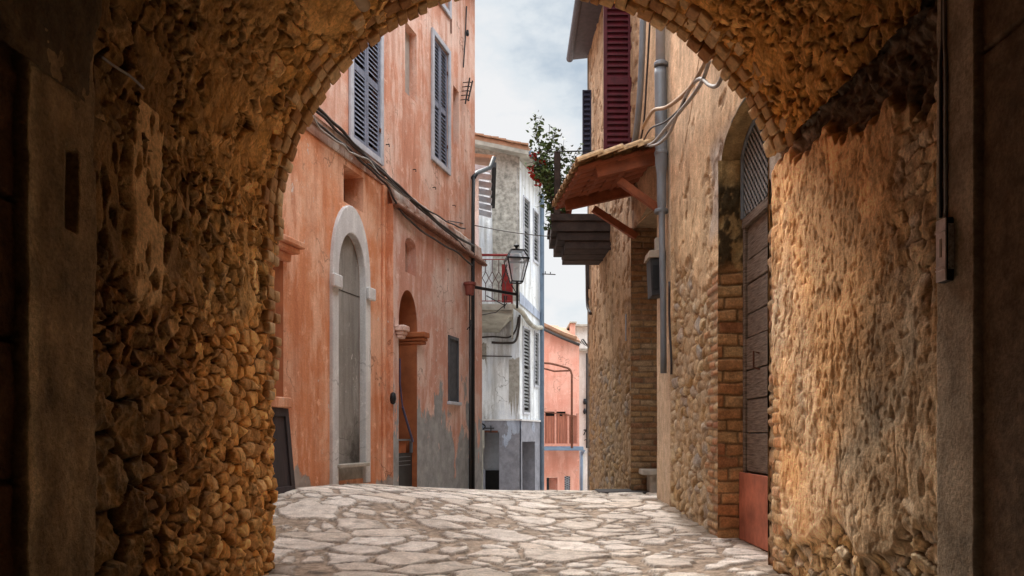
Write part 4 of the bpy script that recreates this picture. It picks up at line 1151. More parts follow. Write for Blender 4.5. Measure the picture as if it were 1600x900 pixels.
LF.box(mb, um - .02, um + .02, L_[2], L_[3], -.15, -.12); LF.box(mb, L_[0], L_[0] + .03, L_[2], L_[3], -.15, -.12); LF.box(mb, L_[1] - .03, L_[1], L_[2], L_[3], -.15, -.12); mb.build('frame', M_shut, w)
w = simplewin(reca, .275, M_dark); mb = MB(); LF.box(mb, reca[0], reca[0] + .18, reca[2], reca[3], -.27, -.25); mb.build('frame', M_woodold, w)
# shuttered slit on the lower wall
u0, u1, z0, z1 = swin[0][0], swin[1][0], swin[0][1], swin[2][1]
mb = MB(); 
for (a, b_, c, d) in ((u0 - .0, u0 + .03, z0, z1), (u1 - .03, u1, z0, z1), (u0, u1, z1 - .03, z1 + .02)): LF.box(mb, a, b_, c, d, OB - .05, OB + .02)
sw = mb.build('window', M_shutd, PB)
mb = MB(); n_ = 9
for i in range(n_):
    ua = u0 + .03 + (u1 - u0 - .06) * i / n_; LF.box(mb, ua, ua + (u1 - u0 - .06) / n_ * .8, z0, z1 - .03, OB - .03, OB + .0)
mb.build('shutter', simple('charcoal_shutter', (.06, .062, .07), .6, var=.4), sw, bevel=.002)
mb = MB(); mb.add([LF.pt(u0, z0, OB - .055), LF.pt(u1, z0, OB - .055), LF.pt(u1, z1, OB - .055), LF.pt(u0, z1, OB - .055)], [(0, 1, 2, 3)]); mb.build('pane', M_dark, sw)
mb = MB(); LF.box(mb, u0 - .04, u1 + .04, z0 - .05, z0, OB - .04, OB + .06); mb.build('sill', M_frame, sw, bevel=.005)

# second arched doorway: deep brown porch
mb = MB()
L = door2; n = len(L)
mb.add([LF.pt(u, z, OB - .002) for u, z in L] + [LF.pt(u, z, OB - .752) for u, z in L], [(i, (i + 1) % n, (i + 1) % n + n, i + n) for i in range(1, n)])
# (slightly inside the wall reveal)
mb.v = []
c_u = sum(u for u, z in L) / n
Ls = [(u + (.004 if u < c_u else -.004), z - .004) for u, z in L]
mb.f = []
mb.add([LF.pt(u, z, OB - .003) for u, z in Ls] + [LF.pt(u, z, OB - .75) for u, z in Ls], [(i, (i + 1) % n, (i + 1) % n + n, i + n) for i in range(n)] + [tuple(range(n, 2 * n))])
porch = mb.build('porch', M_reveal, PB)
ud0, ud1 = L[0][0], L[1][0]
zs2 = LF.uv(637, 512, OB)[1]
for (ua, ub, oa_, ob_) in ((ud0 - .10, ud0 + .02, OB + .003, OB + .10), (ud1 - .02, ud1 + .12, OB - .70, OB + .10)):
    mb = MB()
    for (dz0, dz1, ex) in ((0, .05, 0), (.05, .10, .02), (.10, .18, .045)):
        LF.box(mb, ua - ex, ub + ex * (1 if ua < ud0 else .5), zs2 - .2 + dz0, zs2 - .2 + dz1 - .002, oa_, ob_ + ex)
    mb.build('capital', M_pink2 if ua < ud0 else M_reveal, PB, bevel=.012)
mb = MB(); LF.box(mb, ud0 + .01, ud0 + .06, 0, zs2 - .25, OB - .7, OB - .2); mb.build('door', M_board, PB)
mb = MB(); a_ = LF.w(614, 632, OB + .02); mb.lathe(a_, [(.01, 0), (.035, .02), (.045, .08), (.035, .15), (.01, .17)], 8); mb.build('door_bell', M_iron, PB, smooth=True)
# roof edge
mb = MB()
LF.box(mb, -.5, UE + .35, ZTOP, ZTOP + .12, -6.3, .38)
mb.build('roof', M_tile, PB)
mb = MB(); mb.tube([LF.pt(UE + .30, ZTOP - .02, .28), LF.pt(-.4, ZTOP - .02, .28)], .075, 10); mb.build('gutter', M_zinc, PB, smooth=True)
mb = MB()
for i in range(18): u = UE + .2 - i * .45; mb.bar(LF.pt(u, ZTOP - .05, 0), LF.pt(u, ZTOP - .05, .36), .08, .08)
builds(mb, 'rafter', M_cream, PB)
# near pilaster with impost at the arch edge
mb = MB(); ua = LF.u(437); LF.box(mb, ua - 1.0, ua, .3, 2.9, .003, .05); mb.build('pilaster', M_reveal, PB, bevel=.01)
mb = MB()
for (dz, ex, ez) in ((0, .03, .09), (.09, .10, .06), (.15, .14, .07)): LF.box(mb, ua - .9, ua + ex * .9, 2.84 + dz, 2.84 + dz + ez - .002, .051, .10 + ex)
mb.build('capital', M_pink, PB, bevel=.012)
mb = MB(); LF.box(mb, ua - .9, ua + .05, 1.29, 1.40, .051, .12); mb.build('plinth', M_pink, PB, bevel=.01)

# small ironmongery on the facade
def hook(px, py, off=0, s=.05):
    mb = MB(); p0 = LF.w(px, py, off); mb.tube([p0, p0 + LF.n * s, p0 + LF.n * s + Vector((0, 0, -s * .7))], .008, 5)
    o = mb.build('wall_hook', M_iron); return tag(o, 'small rusty iron hook sticking out of the pink wall', 'hook', 'iron hooks on the pink upper wall')
for px, py in ((603, 226), (645, 265), (676, 293), (707, 321)): hook(px, py)
mb = MB(); a_ = LF.w(734, 122, .12); b_ = LF.w(727, 162, .10)
mb.bar(a_, b_, .02, .02); mb.bar(a_ + Vector((.05, 0, -.05)), b_ + Vector((.05, 0, .05)), .02, .02)
for i in range(5): c_ = a_.lerp(b_, .15 + i * .17); mb.bar(c_, c_ + Vector((.06, 0, -.02)), .012, .012); mb.tube([c_, c_ - LF.n * .12], .008, 5)
tag(mb.build('wall_bracket', M_iron), 'black iron bracket frame on the pink wall close to the roof corner', 'bracket')
mb = MB(); mb.tube([LF.w(729, 10, .02), LF.w(727, 60, .03), LF.w(724, 105, .02)], .012, 6); mb.lathe(LF.w(730.5, 56, .04), [(.02, 0), (.03, .03), (.02, .1)], 8)
tag(mb.build('cable', M_iron), 'thin black cable hanging down the top of the pink wall', 'cable')
mb = MB(); mb.tube([LF.w(705, 30, .015), LF.w(705, 52, .015)], .012, 6); tag(mb.build('iron_tie', M_rust), 'short rusty tie bar high on the pink wall', 'tie bar')
# drainpipe at its corner
dp = thing('drainpipe', LF.pt(UE, 0, .1), 'dark slim drainpipe down the far corner of the pink house', 'drainpipe')
mb = MB(); pp = [LF.w(739, 768, OB + .06), LF.w(739, 420, OB + .06), LF.w(739, 330, .10), LF.w(740, 275, .06)]
mb.tube([Vector((p_.x, p_.y, p_.z)) for p_ in pp], .034, 10); mb.tube([LF.w(739.5, 278, .06), P(745, 270, 15.2), P(766, 262, 16.2), P(772, 246, 16.3)], .045, 8); mb.build('pipe', M_iron, dp, smooth=True)
mb = MB(); mb.tube([LF.w(734.5, 768, OB + .03), LF.w(735, 500, OB + .03)], .022, 8); mb.build('side_pipe', M_cable, dp, smooth=True)
# flower pot on the corner and its bracket
FP = thing('flower_pot', LF.w(733, 460, .3), 'small brown red flower pot hung at the corner of the pink house', 'flower pot')
c_ = LF.w(734, 461, OB + .12); mb = MB(); mb.lathe(c_, [(.07, 0), (.095, .17), (.11, .17), (.11, .215), (.09, .215)], 12); mb.build('pot', M_pot, FP, smooth=False)
mb = MB(); mb.tube([c_ + Vector((0, 0, .02)), c_ + Vector((0, 0, -.62))], .012, 6); mb.tube([c_ + Vector((.04, 0, .0)), c_ + Vector((.04, 0, -.5)), c_ + Vector((-.05, 0, -.6))], .009, 6); mb.build('bracket', M_iron, FP)

# cables slung along the facade
LC = 'cables slung along the string course of the pink house'
def lcable(pts, r, mat, label, off=.08, k=5):
    mb = MB(); q = catmull([LF.w(a, b_, off if a < 600 else OB + off * .7) for a, b_ in pts], k)
    q = [p_ + Vector((0, 0, .008 * math.sin(i * 1.3))) for i, p_ in enumerate(q)]
    mb.tube(q, r, 7); return tag(mb.build('cable', mat, smooth=True), label, 'cable', LC)
lcable([(470, 140), (495, 168), (530, 200), (560, 232), (592, 262), (622, 290), (660, 325), (700, 360), (740, 385)], .021, M_cable, 'thick upper cable of the bundle, reaching the corner highest')
lcable([(478, 158), (502, 180), (535, 212), (566, 240), (600, 272), (628, 300), (670, 338), (712, 373), (740, 402)], .017, M_cable, 'dark middle cable of the bundle along the string course')
lcable([(482, 172), (500, 196), (540, 228), (575, 262), (605, 290), (618, 316), (640, 345), (680, 375), (715, 395), (737, 415)], .015, M_cable, 'lower cable that sags beneath the cornice before the drainpipe', .09)
lcable([(484, 176), (505, 206), (535, 226), (550, 240), (575, 250), (600, 280), (640, 312)], .013, M_cableg, 'pale grey cable twisting around the darker bundle', .11)
lcable([(575, 256), (600, 278), (640, 310), (680, 335), (706, 350), (727, 358)], .012, M_cable, 'thin frayed cable that ends short of the corner', .12)
# grey door-size board leaning by the wall
fr = LF
BD = thing('leaning_board', LF.w(442, 760, .2), 'dark brown wooden board leaning on the pink wall beside the rubble pier', 'board')
mb = MB(); ua = LF.u(455) - .20; ub = ua - .80
g0 = float(gz(LF.pt(ua, 0).x + .2, LF.pt(ua, 0).y))
def leanbox(m, u0, u1, z0, z1, o0, o1):
    def pt(u, z, o): return LF.pt(u, z, .04 + o + (1.28 - z) * .10)
    m.hexa([pt(u0, z0, o0), pt(u1, z0, o0), pt(u1, z0, o1), pt(u0, z0, o1), pt(u0, z1, o0), pt(u1, z1, o0), pt(u1, z1, o1), pt(u0, z1, o1)])
leanbox(mb, ub, ua, g0, 1.28, 0, .03); mb.build('panel', M_board, BD, bevel=.003)
mb = MB()
leanbox(mb, ub, ua, 1.20, 1.285, .031, .05); leanbox(mb, ub, ua, g0, g0 + .07, .031, .05); leanbox(mb, ua - .07, ua, g0 + .07, 1.20, .031, .05); leanbox(mb, ua - .45, ua - .39, g0 + .07, 1.20, .031, .05)
mb.build('batten', M_board, BD, bevel=.003)
# gate, panel and pole in the deep porch
GT = thing('low_gate', LF.pt(ud0, .2, OB), 'low black metal gate closing the deep brown porch', 'gate')
mb = MB(); gu0, gu1 = ud0 + .02, ud1 - .03
zg0, zg1 = .16, LF.uv(636, 708, OB)[1]
LF.box(mb, gu0, gu1, zg0, zg1, OB - .10, OB - .07); mb.build('panel', M_boxk, GT, bevel=.004)
mb = MB()
zt = LF.uv(636, 686, OB)[1]
LF.box(mb, gu0, gu1, zt - .025, zt, OB - .10, OB - .06); LF.box(mb, gu0, gu0 + .03, zg1, zt, OB - .10, OB - .06); LF.box(mb, gu1 - .03, gu1, zg1, zt, OB - .10, OB - .06)
for i in range(3): LF.box(mb, gu0 + .08, gu1 - .08, zg1 - .06 - i * .06, zg1 - .05 - i * .06, OB - .069, OB - .062)
mb.build('frame', M_zinc, GT)
mb = MB(); LF.box(mb, gu0 + .03, gu1 - .2, zg1, zt - .04, OB - .095, OB - .085); mb.build('infill', M_reveal, GT)
PL = thing('leaning_pole', LF.w(640, 690, OB), 'thin blue grey pole leaning in the porch above the black gate', 'pole')
mb = MB(); mb.tube([LF.w(645, 690, OB - .03), LF.w(636, 660, OB - .03), LF.w(629, 636, OB - .03)], .018, 7); mb.tube([LF.w(629, 636, OB - .03), LF.w(625, 600, OB - .03), LF.w(625, 560, OB - .03)], .012, 6); mb.build('shaft', simple('violet_grey_paint', (.09, .08, .15), .5), PL)

# ================================================================== street lamp on the corner bracket
SL = thing('street_lamp', P(805, 462, 15.0), 'black four sided glass lantern on an iron arm at the house corner', 'street lamp')
YL = 15.0
mb = MB(); a_ = LF.w(738, 461, OB + .04)
mb.bar((a_.x, a_.y, ZR(461, YL)), P(807, 460, YL), .035, .05); mb.tube([P(760, 462, YL), P(790, 478, YL), P(792, 462, YL)], .012, 6)
mb.bar(P(788, 462, YL), P(788, 482, YL), .03, .02)
mb.build('arm', M_iron, SL, bevel=.003)
mb = MB(); mb.tube([P(808, 482, YL), P(808, 440, YL)], .022, 8); mb.tube([P(799, 445, YL), P(805, 455, YL), P(808, 462, YL)], .010, 6)
mb.tube([P(783, 448, YL), P(789, 425, YL), P(794, 405, YL)], .010, 6)
mb.build('post', M_iron, SL)
c_ = P(807, 441, YL)
def sq(w, z, tw=0.18):
    return [Vector((c_.x + w * math.cos(math.pi / 4 + i * math.pi / 2 + tw) * 1.414 / 2 * 2 / 2, c_.y + w * math.sin(math.pi / 4 + i * math.pi / 2 + tw) * 1.414 / 2, c_.z + z)) for i in range(4)]
s = YL / F
zb, zm, zt, zc2 = 0.0, 35 * s, 49 * s, 55 * s
A = sq(17 * s * 1.0, zb); B = sq(33 * s, zm); C_ = sq(19 * s, zt)
mb = MB()
for i in range(4):
    j = (i + 1) % 4
    mb.bar(A[i], B[i], .018, .018); mb.bar(B[i], C_[i], .018, .018); mb.bar(A[i], A[j], .02, .022); mb.bar(B[i], B[j], .03, .03); mb.bar(C_[i], C_[j], .03, .02)
mb.add([v + Vector((0, 0, 0)) for v in C_] + [c_ + Vector((0, 0, zt + .04))], [(0, 1, 4), (1, 2, 4), (2, 3, 4), (3, 0, 4)])
mb.lathe(c_ + Vector((0, 0, zt)), [(.06, 0), (.05, .03), (.02, .05), (.03, .075), (.06, .09), (.05, .11), (.015, .13)], 10)
mb.build('lantern_frame', M_iron, SL)
m, nt, b = _mat('lantern_glass'); b.inputs['Base Color'].default_value = (.75, .82, .88, 1); b.inputs['Roughness'].default_value = .08; b.inputs['Alpha'].default_value = .38; M_lg = m
mb = MB()
for i in range(4):
    j = (i + 1) % 4; mb.add([A[i], A[j], B[j], B[i]], [(0, 1, 2, 3)]); mb.add([B[i], B[j], C_[j], C_[i]], [(0, 1, 2, 3)])
mb.build('glass', M_lg, SL)
mb = MB(); mb.lathe(c_ + Vector((0, 0, zm)), [(.03, -.02), (.09, 0), (.07, .08), (.04, .10)], 10); mb.build('lamp_head', M_iron, SL)

# overhead wires
def wire(name, pts, r, label):
    mb = MB(); mb.tube(catmull(pts, 8), r, 5); return tag(mb.build(name, M_cable), label, 'wire')
wire('overhead_wire', [LF.w(700, 345, .15), P(740, 352, 14.8), P(800, 363, 14.6), P(868, 370, 14.4), (1.72, 14.3, ZR(371, 14.3))], .009, 'thin overhead wire crossing the street above the lantern')
wire('overhead_wire', [P(808, 387, 15), P(808, 330, 16.5), P(808, 262, 19.6)], .007, 'upright thin wire rising from the lantern top')

# ================================================================== white house
WH = thing('white_house', (0, 20.5, -1.5), 'narrow whitewashed house with blue grey base and tall shutters at the street bend', 'house')
WA = Fr((.193, 20), (-1, 0), (0, -1))                 # end wall, u grows to the left
th_ = Vector((.3, 1, 0)).normalized()
WBf = Fr((.193, 20), (th_.x, th_.y), (th_.y, -th_.x))    # street side
zbl = ZR(656, 20)
ue = WBf.u(846)
mb = MB()
gA = [(0, zbl), (2.6, zbl), (2.6, ZR(195, 20)), (0, ZR(247, 20))]
mb.add([WA.pt(u, z) for u, z in gA], [(0, 1, 2, 3)]); mb.build('end_wall', M_whouse, WH)
us = lambda px: WBf.u(px)
wins = []
for (a, b_, t_, bt) in ((817.5, 826, 312, 402), (833, 840, 332, 408), (817, 826.5, 514, 644), (834.5, 840, 520, 602)):
    pm = (a + b_) / 2; wins.append((us(a), us(b_), WBf.uv(pm, bt)[1], WBf.uv(pm, t_)[1]))
zeB = 1 + 5.95 + .95
mb = sheet(WBf, rect_loop(0, ue, zbl, zeB), [rect_loop(*w_) for w_ in wins], 0, [.06] * 4)
mb.add([WBf.pt(ue, -3), WBf.pt(ue, -3, -4), WBf.pt(ue, zeB, -4), WBf.pt(ue, zeB)], [(0, 1, 2, 3)])
mb.build('street_wall', M_whouse, WH)
M_gshut = simple('pale_green_grey_slats', (.20, .20, .20), .6, var=.3)
for (u0, u1, z0, z1) in wins:
    mb = MB(); w_ = .03
    for (a, b_, c, d) in ((u0 - w_, u0, z0, z1), (u1, u1 + w_, z0, z1), (u0 - w_, u1 + w_, z1, z1 + .04), (u0 - w_, u1 + w_, z0 - .06, z0)): WBf.box(mb, a, b_, c, d, .002, .035)
    wn = mb.build('window', M_frame, WH)
    mb = MB(); pa = WBf.pt(u0, 0, -.01); pb = WBf.pt(u1, 0, -.01); louvre(mb, (pa.x, pa.y), (pb.x, pb.y), z0, z1, (WBf.n.x, WBf.n.y), rails=(0, .5, 1), fw=.05, pitch=.09, sl=.02); mb.build('shutter', M_gshut, wn)
    mb = MB(); mb.add([WBf.pt(u0, z0, -.05), WBf.pt(u1, z0, -.05), WBf.pt(u1, z1, -.05), WBf.pt(u0, z1, -.05)], [(0, 1, 2, 3)]); mb.build('pane', M_dark, wn)
# roughcast patch (a thicker coat) on the end wall
mb = MB(); L = [(WA.u(813), ZR(470, 20)), (WA.u(771), ZR(470, 20)), (WA.u(769), ZR(330, 20)), (WA.u(764), ZR(300, 20)), (WA.u(766), ZR(255, 20)), (WA.u(741), ZR(238, 20)), (WA.u(741), ZR(212, 20)), (WA.u(780), ZR(219, 20)), (WA.u(813), ZR(243, 20))]
L[0] = (.004, L[0][1]); L[-1] = (.004, L[-1][1])
mb = prism(WA, [(u, z) for u, z in L], .003, .022); mb.build('roughcast', M_rough, WH)
# blue base
a0 = rect_loop(WA.u(780), WA.u(750), -3, ZR(675, 20)); b0 = rect_loop(us(813.5), us(834), -3, WBf.uv(824, 690)[1])
mb = sheet(WA, rect_loop(0, 2.6, -3, zbl - .02), [a0], .035, [.5])
mb2 = sheet(WBf, rect_loop(0, ue, -3, zbl - .02), [b0], .035, [.35]); mb.add(mb2.v, mb2.f); mb.build('base_wall', M_blue, WH)
mb = MB(); WA.box(mb, -.05, 2.6, zbl - .02, zbl + .02, .0, .06); WBf.box(mb, -.0, ue, zbl - .02, zbl + .02, .002, .062); mb.build('ledge', M_white, WH)
mb = MB(); mb.add([WA.pt(a0[0][0], -3, -.45), WA.pt(a0[1][0], -3, -.45), WA.pt(a0[1][0], 3, -.45), WA.pt(a0[0][0], 3, -.45)], [(0, 1, 2, 3)])
mb.build('doorway', simple('pale_grey_panel', (.46, .47, .50), .8, var=.15), WH)
mb = MB(); WA.box(mb, WA.u(780), WA.u(758), -3, ZR(736, 20), -.44, -.35); mb.build('cellar_opening', M_dark, WH)
mb = MB(); WA.box(mb, WA.u(778), WA.u(751), ZR(676, 20), ZR(673, 20), .036, .05); mb.build('lintel', M_rust, WH)
mb = MB(); WA.box(mb, WA.u(757), WA.u(742), ZR(700, 20), ZR(672, 20), .04, .2); WA.box(mb, WA.u(755), WA.u(749), -2, ZR(690, 20), .04, .12); mb.build('porch_hood', M_soffit, WH)
mb = MB(); WA.box(mb, WA.u(758), WA.u(752), -2, ZR(734, 20), .04, .10); mb.build('door_leaf', M_blue, WH)
mb = MB(); mb.add([WBf.pt(b0[0][0], -3, -.30), WBf.pt(b0[1][0], -3, -.30), WBf.pt(b0[1][0], 3, -.30), WBf.pt(b0[0][0], 3, -.30)], [(0, 1, 2, 3)]); mb.build('doorway', M_blue, WH)
mb = MB(); q = [WBf.w(812.5, 456, .03), WBf.w(845, 490, .03), WBf.w(845, 502, .03), WBf.w(812.5, 474, .03)]; q2 = [WBf.w(812.5, 456, .003), WBf.w(845, 490, .003), WBf.w(845, 502, .003), WBf.w(812.5, 474, .003)]
mb.add(q + q2, [(0, 1, 2, 3), (0, 4, 5, 1), (1, 5, 6, 2), (2, 6, 7, 3), (3, 7, 4, 0)]); mb.build('blue_band', M_blue, WH)
mb = MB(); mb.tube(catmull([P(799, 476, 19.6), WBf.w(815, 487, .08), WBf.w(826, 503, .08), WBf.w(836, 511, .08), WBf.w(846, 512, .08)], 5), .06, 8); mb.build('moulding', M_soffit, WH, smooth=True)
m, nt, b = _mat('rain_stain'); p = pos(nt)
n_ = noise_node(nt, p, 3.0, 6, .7, (2.2, 2.2, .35)); n2_ = noise_node(nt, p, 9, 6, .7)
b.inputs['Roughness'].default_value = .95
nt.links.new(ramp(nt, n2_, [(.3, (.20, .18, .15)), (.7, (.46, .44, .40))]), b.inputs['Base Color'])
for (px0, px1, py0, py1) in ((790, 812, 522, 640), (741, 760, 536, 575), (795, 812, 560, 652)):
    mb = MB(); k_ = 9; L = []
    a0_, a1_ = WA.u(px1), WA.u(px0)
    for i in range(k_): L.append((a0_ + (a1_ - a0_) * i / (k_ - 1), ZR(py0, 20) + random.uniform(-.03, .03)))
    for i in range(k_): L.append((a1_ - (a1_ - a0_) * i / (k_ - 1), ZR(py1, 20) + random.uniform(0, 1) ** 2 * (py1 - py0) * .009))
    if px0 == 790: continue
    mb.add([WA.pt(max(u, .006), z, .004 if px0 == 741 else .006) for u, z in L], [tuple(range(len(L)))]); mb.build('stained_patch', m, WH)
# roof
mb = MB()
def rf(px, py, Y): return P(px, py, Y)
e0 = WBf.pt(-.25, 0, .30); e1 = WBf.pt(ue + .15, 0, .30); r0 = Vector((-2.6, 19.75, 0)); r1 = Vector((-2.6, 23, 0))
ze, zr2 = ZR(237, 19.75), ZR(196, 19.75)
for (dz0, dz1, nm, mt) in ((-.10, -.0, 'soffit', M_soffit), (.003, .10, 'roof', M_tile)):
    mb = MB(); mb.hexa([(e0.x, e0.y, ze + dz0), (e1.x, e1.y, ze + dz0), (r1.x, r1.y, zr2 + dz0), (r0.x, r0.y, zr2 + dz0), (e0.x, e0.y, ze + dz1), (e1.x, e1.y, ze + dz1), (r1.x, r1.y, zr2 + dz1), (r0.x, r0.y, zr2 + dz1)]); mb.build(nm, mt, WH)
mb = MB()
for i in range(16):
    t = i / 16.0 * .98; a_ = e0.lerp(r0, t); z_ = ze + (zr2 - ze) * t + .10
    a2 = e0.lerp(r0, t + .085); z2 = ze + (zr2 - ze) * (t + .085) + .10
    dz = random.uniform(0, .03)
    mb.hexa([(a_.x, a_.y - .05, z_ + .0 + dz), (a_.x, a_.y + .5, z_ + dz), (a2.x, a_.y + .5, z2 + .02), (a2.x, a_.y - .05, z2 + .02), (a_.x, a_.y - .05, z_ + .05 + dz), (a_.x, a_.y + .5, z_ + .07 + dz), (a2.x, a_.y + .5, z2 + .06), (a2.x, a_.y - .05, z2 + .04)])
mb.build('ridge_tile', M_tile, WH)
mb = MB(); mb.tube([(e0.x + .06, e0.y, ze - .06), (e1.x + .06, e1.y, ze - .06)], .07, 10); mb.build('gutter', M_bpipe, WH, smooth=True)
mb = MB(); pz = WBf.w(847, 300, .08); mb.tube([(e1.x + .02, e1.y - .1, ze - .1), (pz.x, pz.y, ze - .45), (pz.x, pz.y, -3)], .06, 10); mb.build('downpipe', M_bpipe, WH, smooth=True)
mb = MB(); mb.tube([WBf.w(847, 428, .1), P(868, 429, 21.8)], .014, 6); mb.tube([P(852, 429, 21.9), P(852, 424, 21.9)], .014, 6); mb.tube([P(860, 429, 21.8), P(860, 425, 21.8)], .014, 6); mb.build('rod', M_iron, WH)
# stains, conduits on the end wall
mb = MB(); mb.tube(catmull([P(742, 528, 19.95), P(770, 526, 19.95), P(795, 527, 19.95), P(806, 515, 19.95), P(810, 495, 19.9)], 5), .022, 7); mb.tube([P(740, 556, 19.95), P(800, 557, 19.95)], .016, 6); mb.tube(catmull([P(768, 535, 19.95), P(790, 536, 19.95), P(805, 533, 19.93), P(811, 510, 19.9), P(812, 492, 19.9)], 5), .03, 7); mb.build('conduit', M_cable, WH, smooth=True)
mb = MB(); WA.box(mb, WA.u(802), WA.u(799), ZR(530, 20), ZR(478, 20), .02, .18); mb.build('pipe_casing', M_soffit, WH)
# iron scroll over the doorway
mb = MB(); mb.tube(catmull([P(742, 660, 19.9), P(750, 667, 19.9), P(748, 670, 19.9), P(752, 662, 19.9), P(758, 666, 19.9), P(755, 671, 19.9)], 5), .02, 6); mb.tube([P(758, 669, 19.9), P(772, 669, 19.9)], .018, 6); mb.tube([P(767, 665, 19.9), P(767, 675, 19.9)], .018, 6); mb.build('iron_scroll', M_iron, WH, smooth=True)

# balcony of the white house: its own parts
yb = 18.6
BL = WH
mb = MB(); mb.box(xat(736, yb), xat(802, yb), yb, 19.99, ZR(484, yb), ZR(475, yb)); mb.box(xat(738, yb), xat(800, yb), yb + .08, 19.99, ZR(489, yb), ZR(484.3, yb))
mb.hexa([(xat(738, yb), yb + .45, ZR(489, yb) - .0), (xat(792, yb), yb + .45, ZR(489, yb)), (xat(792, yb), 19.98, ZR(489, yb)), (xat(738, yb), 19.98, ZR(489, yb)), (xat(738, yb), yb + .45, ZR(489.1, yb)), (xat(792, yb), yb + .45, ZR(489.1, yb)), (xat(792, yb), 19.98, ZR(489.1, yb)), (xat(738, yb), 19.98, ZR(489.1, yb))])
balc = mb.build('balcony', M_soffit, WH, bevel=.01)
mb = MB(); q0 = ZR(489.2, yb)
mb.add([(xat(740, yb), yb + .3, q0), (xat(796, yb), yb + .3, q0), (xat(780, 20), 19.96, ZR(520, 20)), (xat(740, 20), 19.96, ZR(520, 20)), (xat(796, yb), 19.96, q0), (xat(740, yb), 19.96, q0)], [(0, 1, 2, 3), (1, 4, 2), (0, 3, 5)])
mb.build('corbel', M_soffit, balc)
mb = MB(); zt_, zb_2 = ZR(398, yb), ZR(474, yb)
xa, xb = xat(738, yb), xat(800, yb)
mb.tube([(xa, yb + .03, zt_), (xb, yb + .03, zt_), (xb, 19.95, zt_)], .030, 8); mb.tube([(xa, yb + .03, ZR(405, yb)), (xb, yb + .03, ZR(405, yb))], .012, 6)
mb.tube([(xb, yb + .03, zb_2), (xb, yb + .03, zt_)], .02, 8); mb.tube([(xa, yb + .03, ZR(470, yb)), (xb, yb + .03, ZR(470, yb))], .012, 6)
mb.build('handrail', M_redp, balc, smooth=True)
mb = MB()
n_ = 6; dxx = (xb - xa) / n_
for i in range(n_ + 1):
    x = xa + i * dxx; y = yb + .03
    mb.tube([(x, y, ZR(405, yb)), (x, y, ZR(424, yb))], .011, 5); mb.tube([(x, y, ZR(443, yb)), (x, y, ZR(470, yb))], .011, 5)
    for sg in (-1, 1):
        if 0 <= i + sg * .5 <= n_: mb.tube([(x, y, ZR(424, yb)), (x + sg * dxx / 2, y, ZR(434, yb)), (x, y, ZR(443, yb))], .010, 5)
    y2 = yb + .2 + i * .2
    mb.tube([(xb, y2, ZR(405, yb)), (xb, y2, zb_2)], .006, 5)
mb.build('baluster', simple('rust_iron', (.10, .05, .045), .7), balc)
mb = MB(); mb.box(xat(784, 18.9), xat(801, 18.9), 18.85, 18.88, ZR(472, 18.8), ZR(412, 18.8)); mb.build('red_panel', M_redp, balc, bevel=.003)
mb = MB(); mb.tube([P(792, 474, 18.5), P(775, 488, 18.5), P(742, 494, 18.3)], .014, 6); mb.build('stay_wire', M_cable, balc)

# lean-to eave between the two houses
LE = thing('lean_to_roof', P(757, 300, 17.6), 'small grey lean-to eave with rafters tucked behind the pink house corner', 'roof')
yl0, yl1 = 16.9, 18.6
mb = MB(); mb.hexa([(-1.6, yl0, ZR(238, yl0)), (xat(774, yl0), yl0, ZR(248, yl0)), (xat(772, yl1), yl1, ZR(262, yl1)), (-1.6, yl1, ZR(250, yl1)), (-1.6, yl0, ZR(238, yl0) + .07), (xat(774, yl0), yl0, ZR(248, yl0) + .07), (xat(772, yl1), yl1, ZR(262, yl1) + .07), (-1.6, yl1, ZR(250, yl1) + .07)]); mb.build('roof', M_tile, LE)
mb = MB()
for i in range(7):
    y = yl0 + .05 + i * .26; mb.bar((-1.6, y, ZR(252, yl0) - i * .07), (xat(768, y), y, ZR(264, yl0) - i * .09), .07, .11)
builds(mb, 'rafter', M_frame, LE)
mb = MB(); mb.bar((xat(772, yl0), yl0 - .02, ZR(258, yl0)), (xat(767, yl0), yl1, ZR(322, yl1)), .10, .12); mb.build('gutter', M_iron, LE)
mb = MB(); mb.hexa([(-1.8, yl0 + .4, -2), (xat(747, yl0), yl0 + .4, -2), (xat(745, 19.9), 19.9, -2), (-1.8, 19.9, -2), (-1.8, yl0 + .4, ZR(262, yl0)), (xat(747, yl0), yl0 + .4, ZR(262, yl0)), (xat(745, 19.9), 19.9, ZR(262, yl0)), (-1.8, 19.9, ZR(262, yl0))])
mb.build('wall', M_whouse, LE)

# ================================================================== far salmon house
FH = thing('salmon_house', (2, 28, -2.5), 'small salmon pink house with tiled roof and balcony at the end of the street', 'house')
YF_ = 27.0
FF = Fr((0, YF_), (1, 0), (0, -1))
fx = lambda px: xat(px, YF_)
d1 = rect_loop(fx(854), fx(871), -4, ZR(746, YF_)); d2 = rect_loop(fx(882), fx(891), -4, ZR(744, YF_)); vd = rect_loop(fx(852), fx(884), ZR(697, YF_), ZR(643, YF_))
top = [(fx(800), -4), (fx(905), -4), (fx(905), ZR(536, YF_)), (fx(880), ZR(528, YF_)), (fx(848), ZR(512, YF_)), (fx(800), ZR(500, YF_))]
mb = sheet(FF, top, [d1, d2, vd], 0, [.3, .2, .2]); mb.build('wall', M_salmon, FH)
mb = MB(); FF.box(mb, fx(854), fx(871), -4, ZR(747, YF_), -.3, -.28); mb.build('door', M_salmon, FH)
mb = MB(); FF.box(mb, fx(854), fx(858), -4, ZR(747, YF_), -.27, -.02); mb.build('door_leaf', M_iron, FH)
mb = MB(); FF.box(mb, fx(882), fx(891), -4, ZR(744, YF_), -.2, -.18); w_ = mb.build('window', M_glass, FH)
mb = MB()
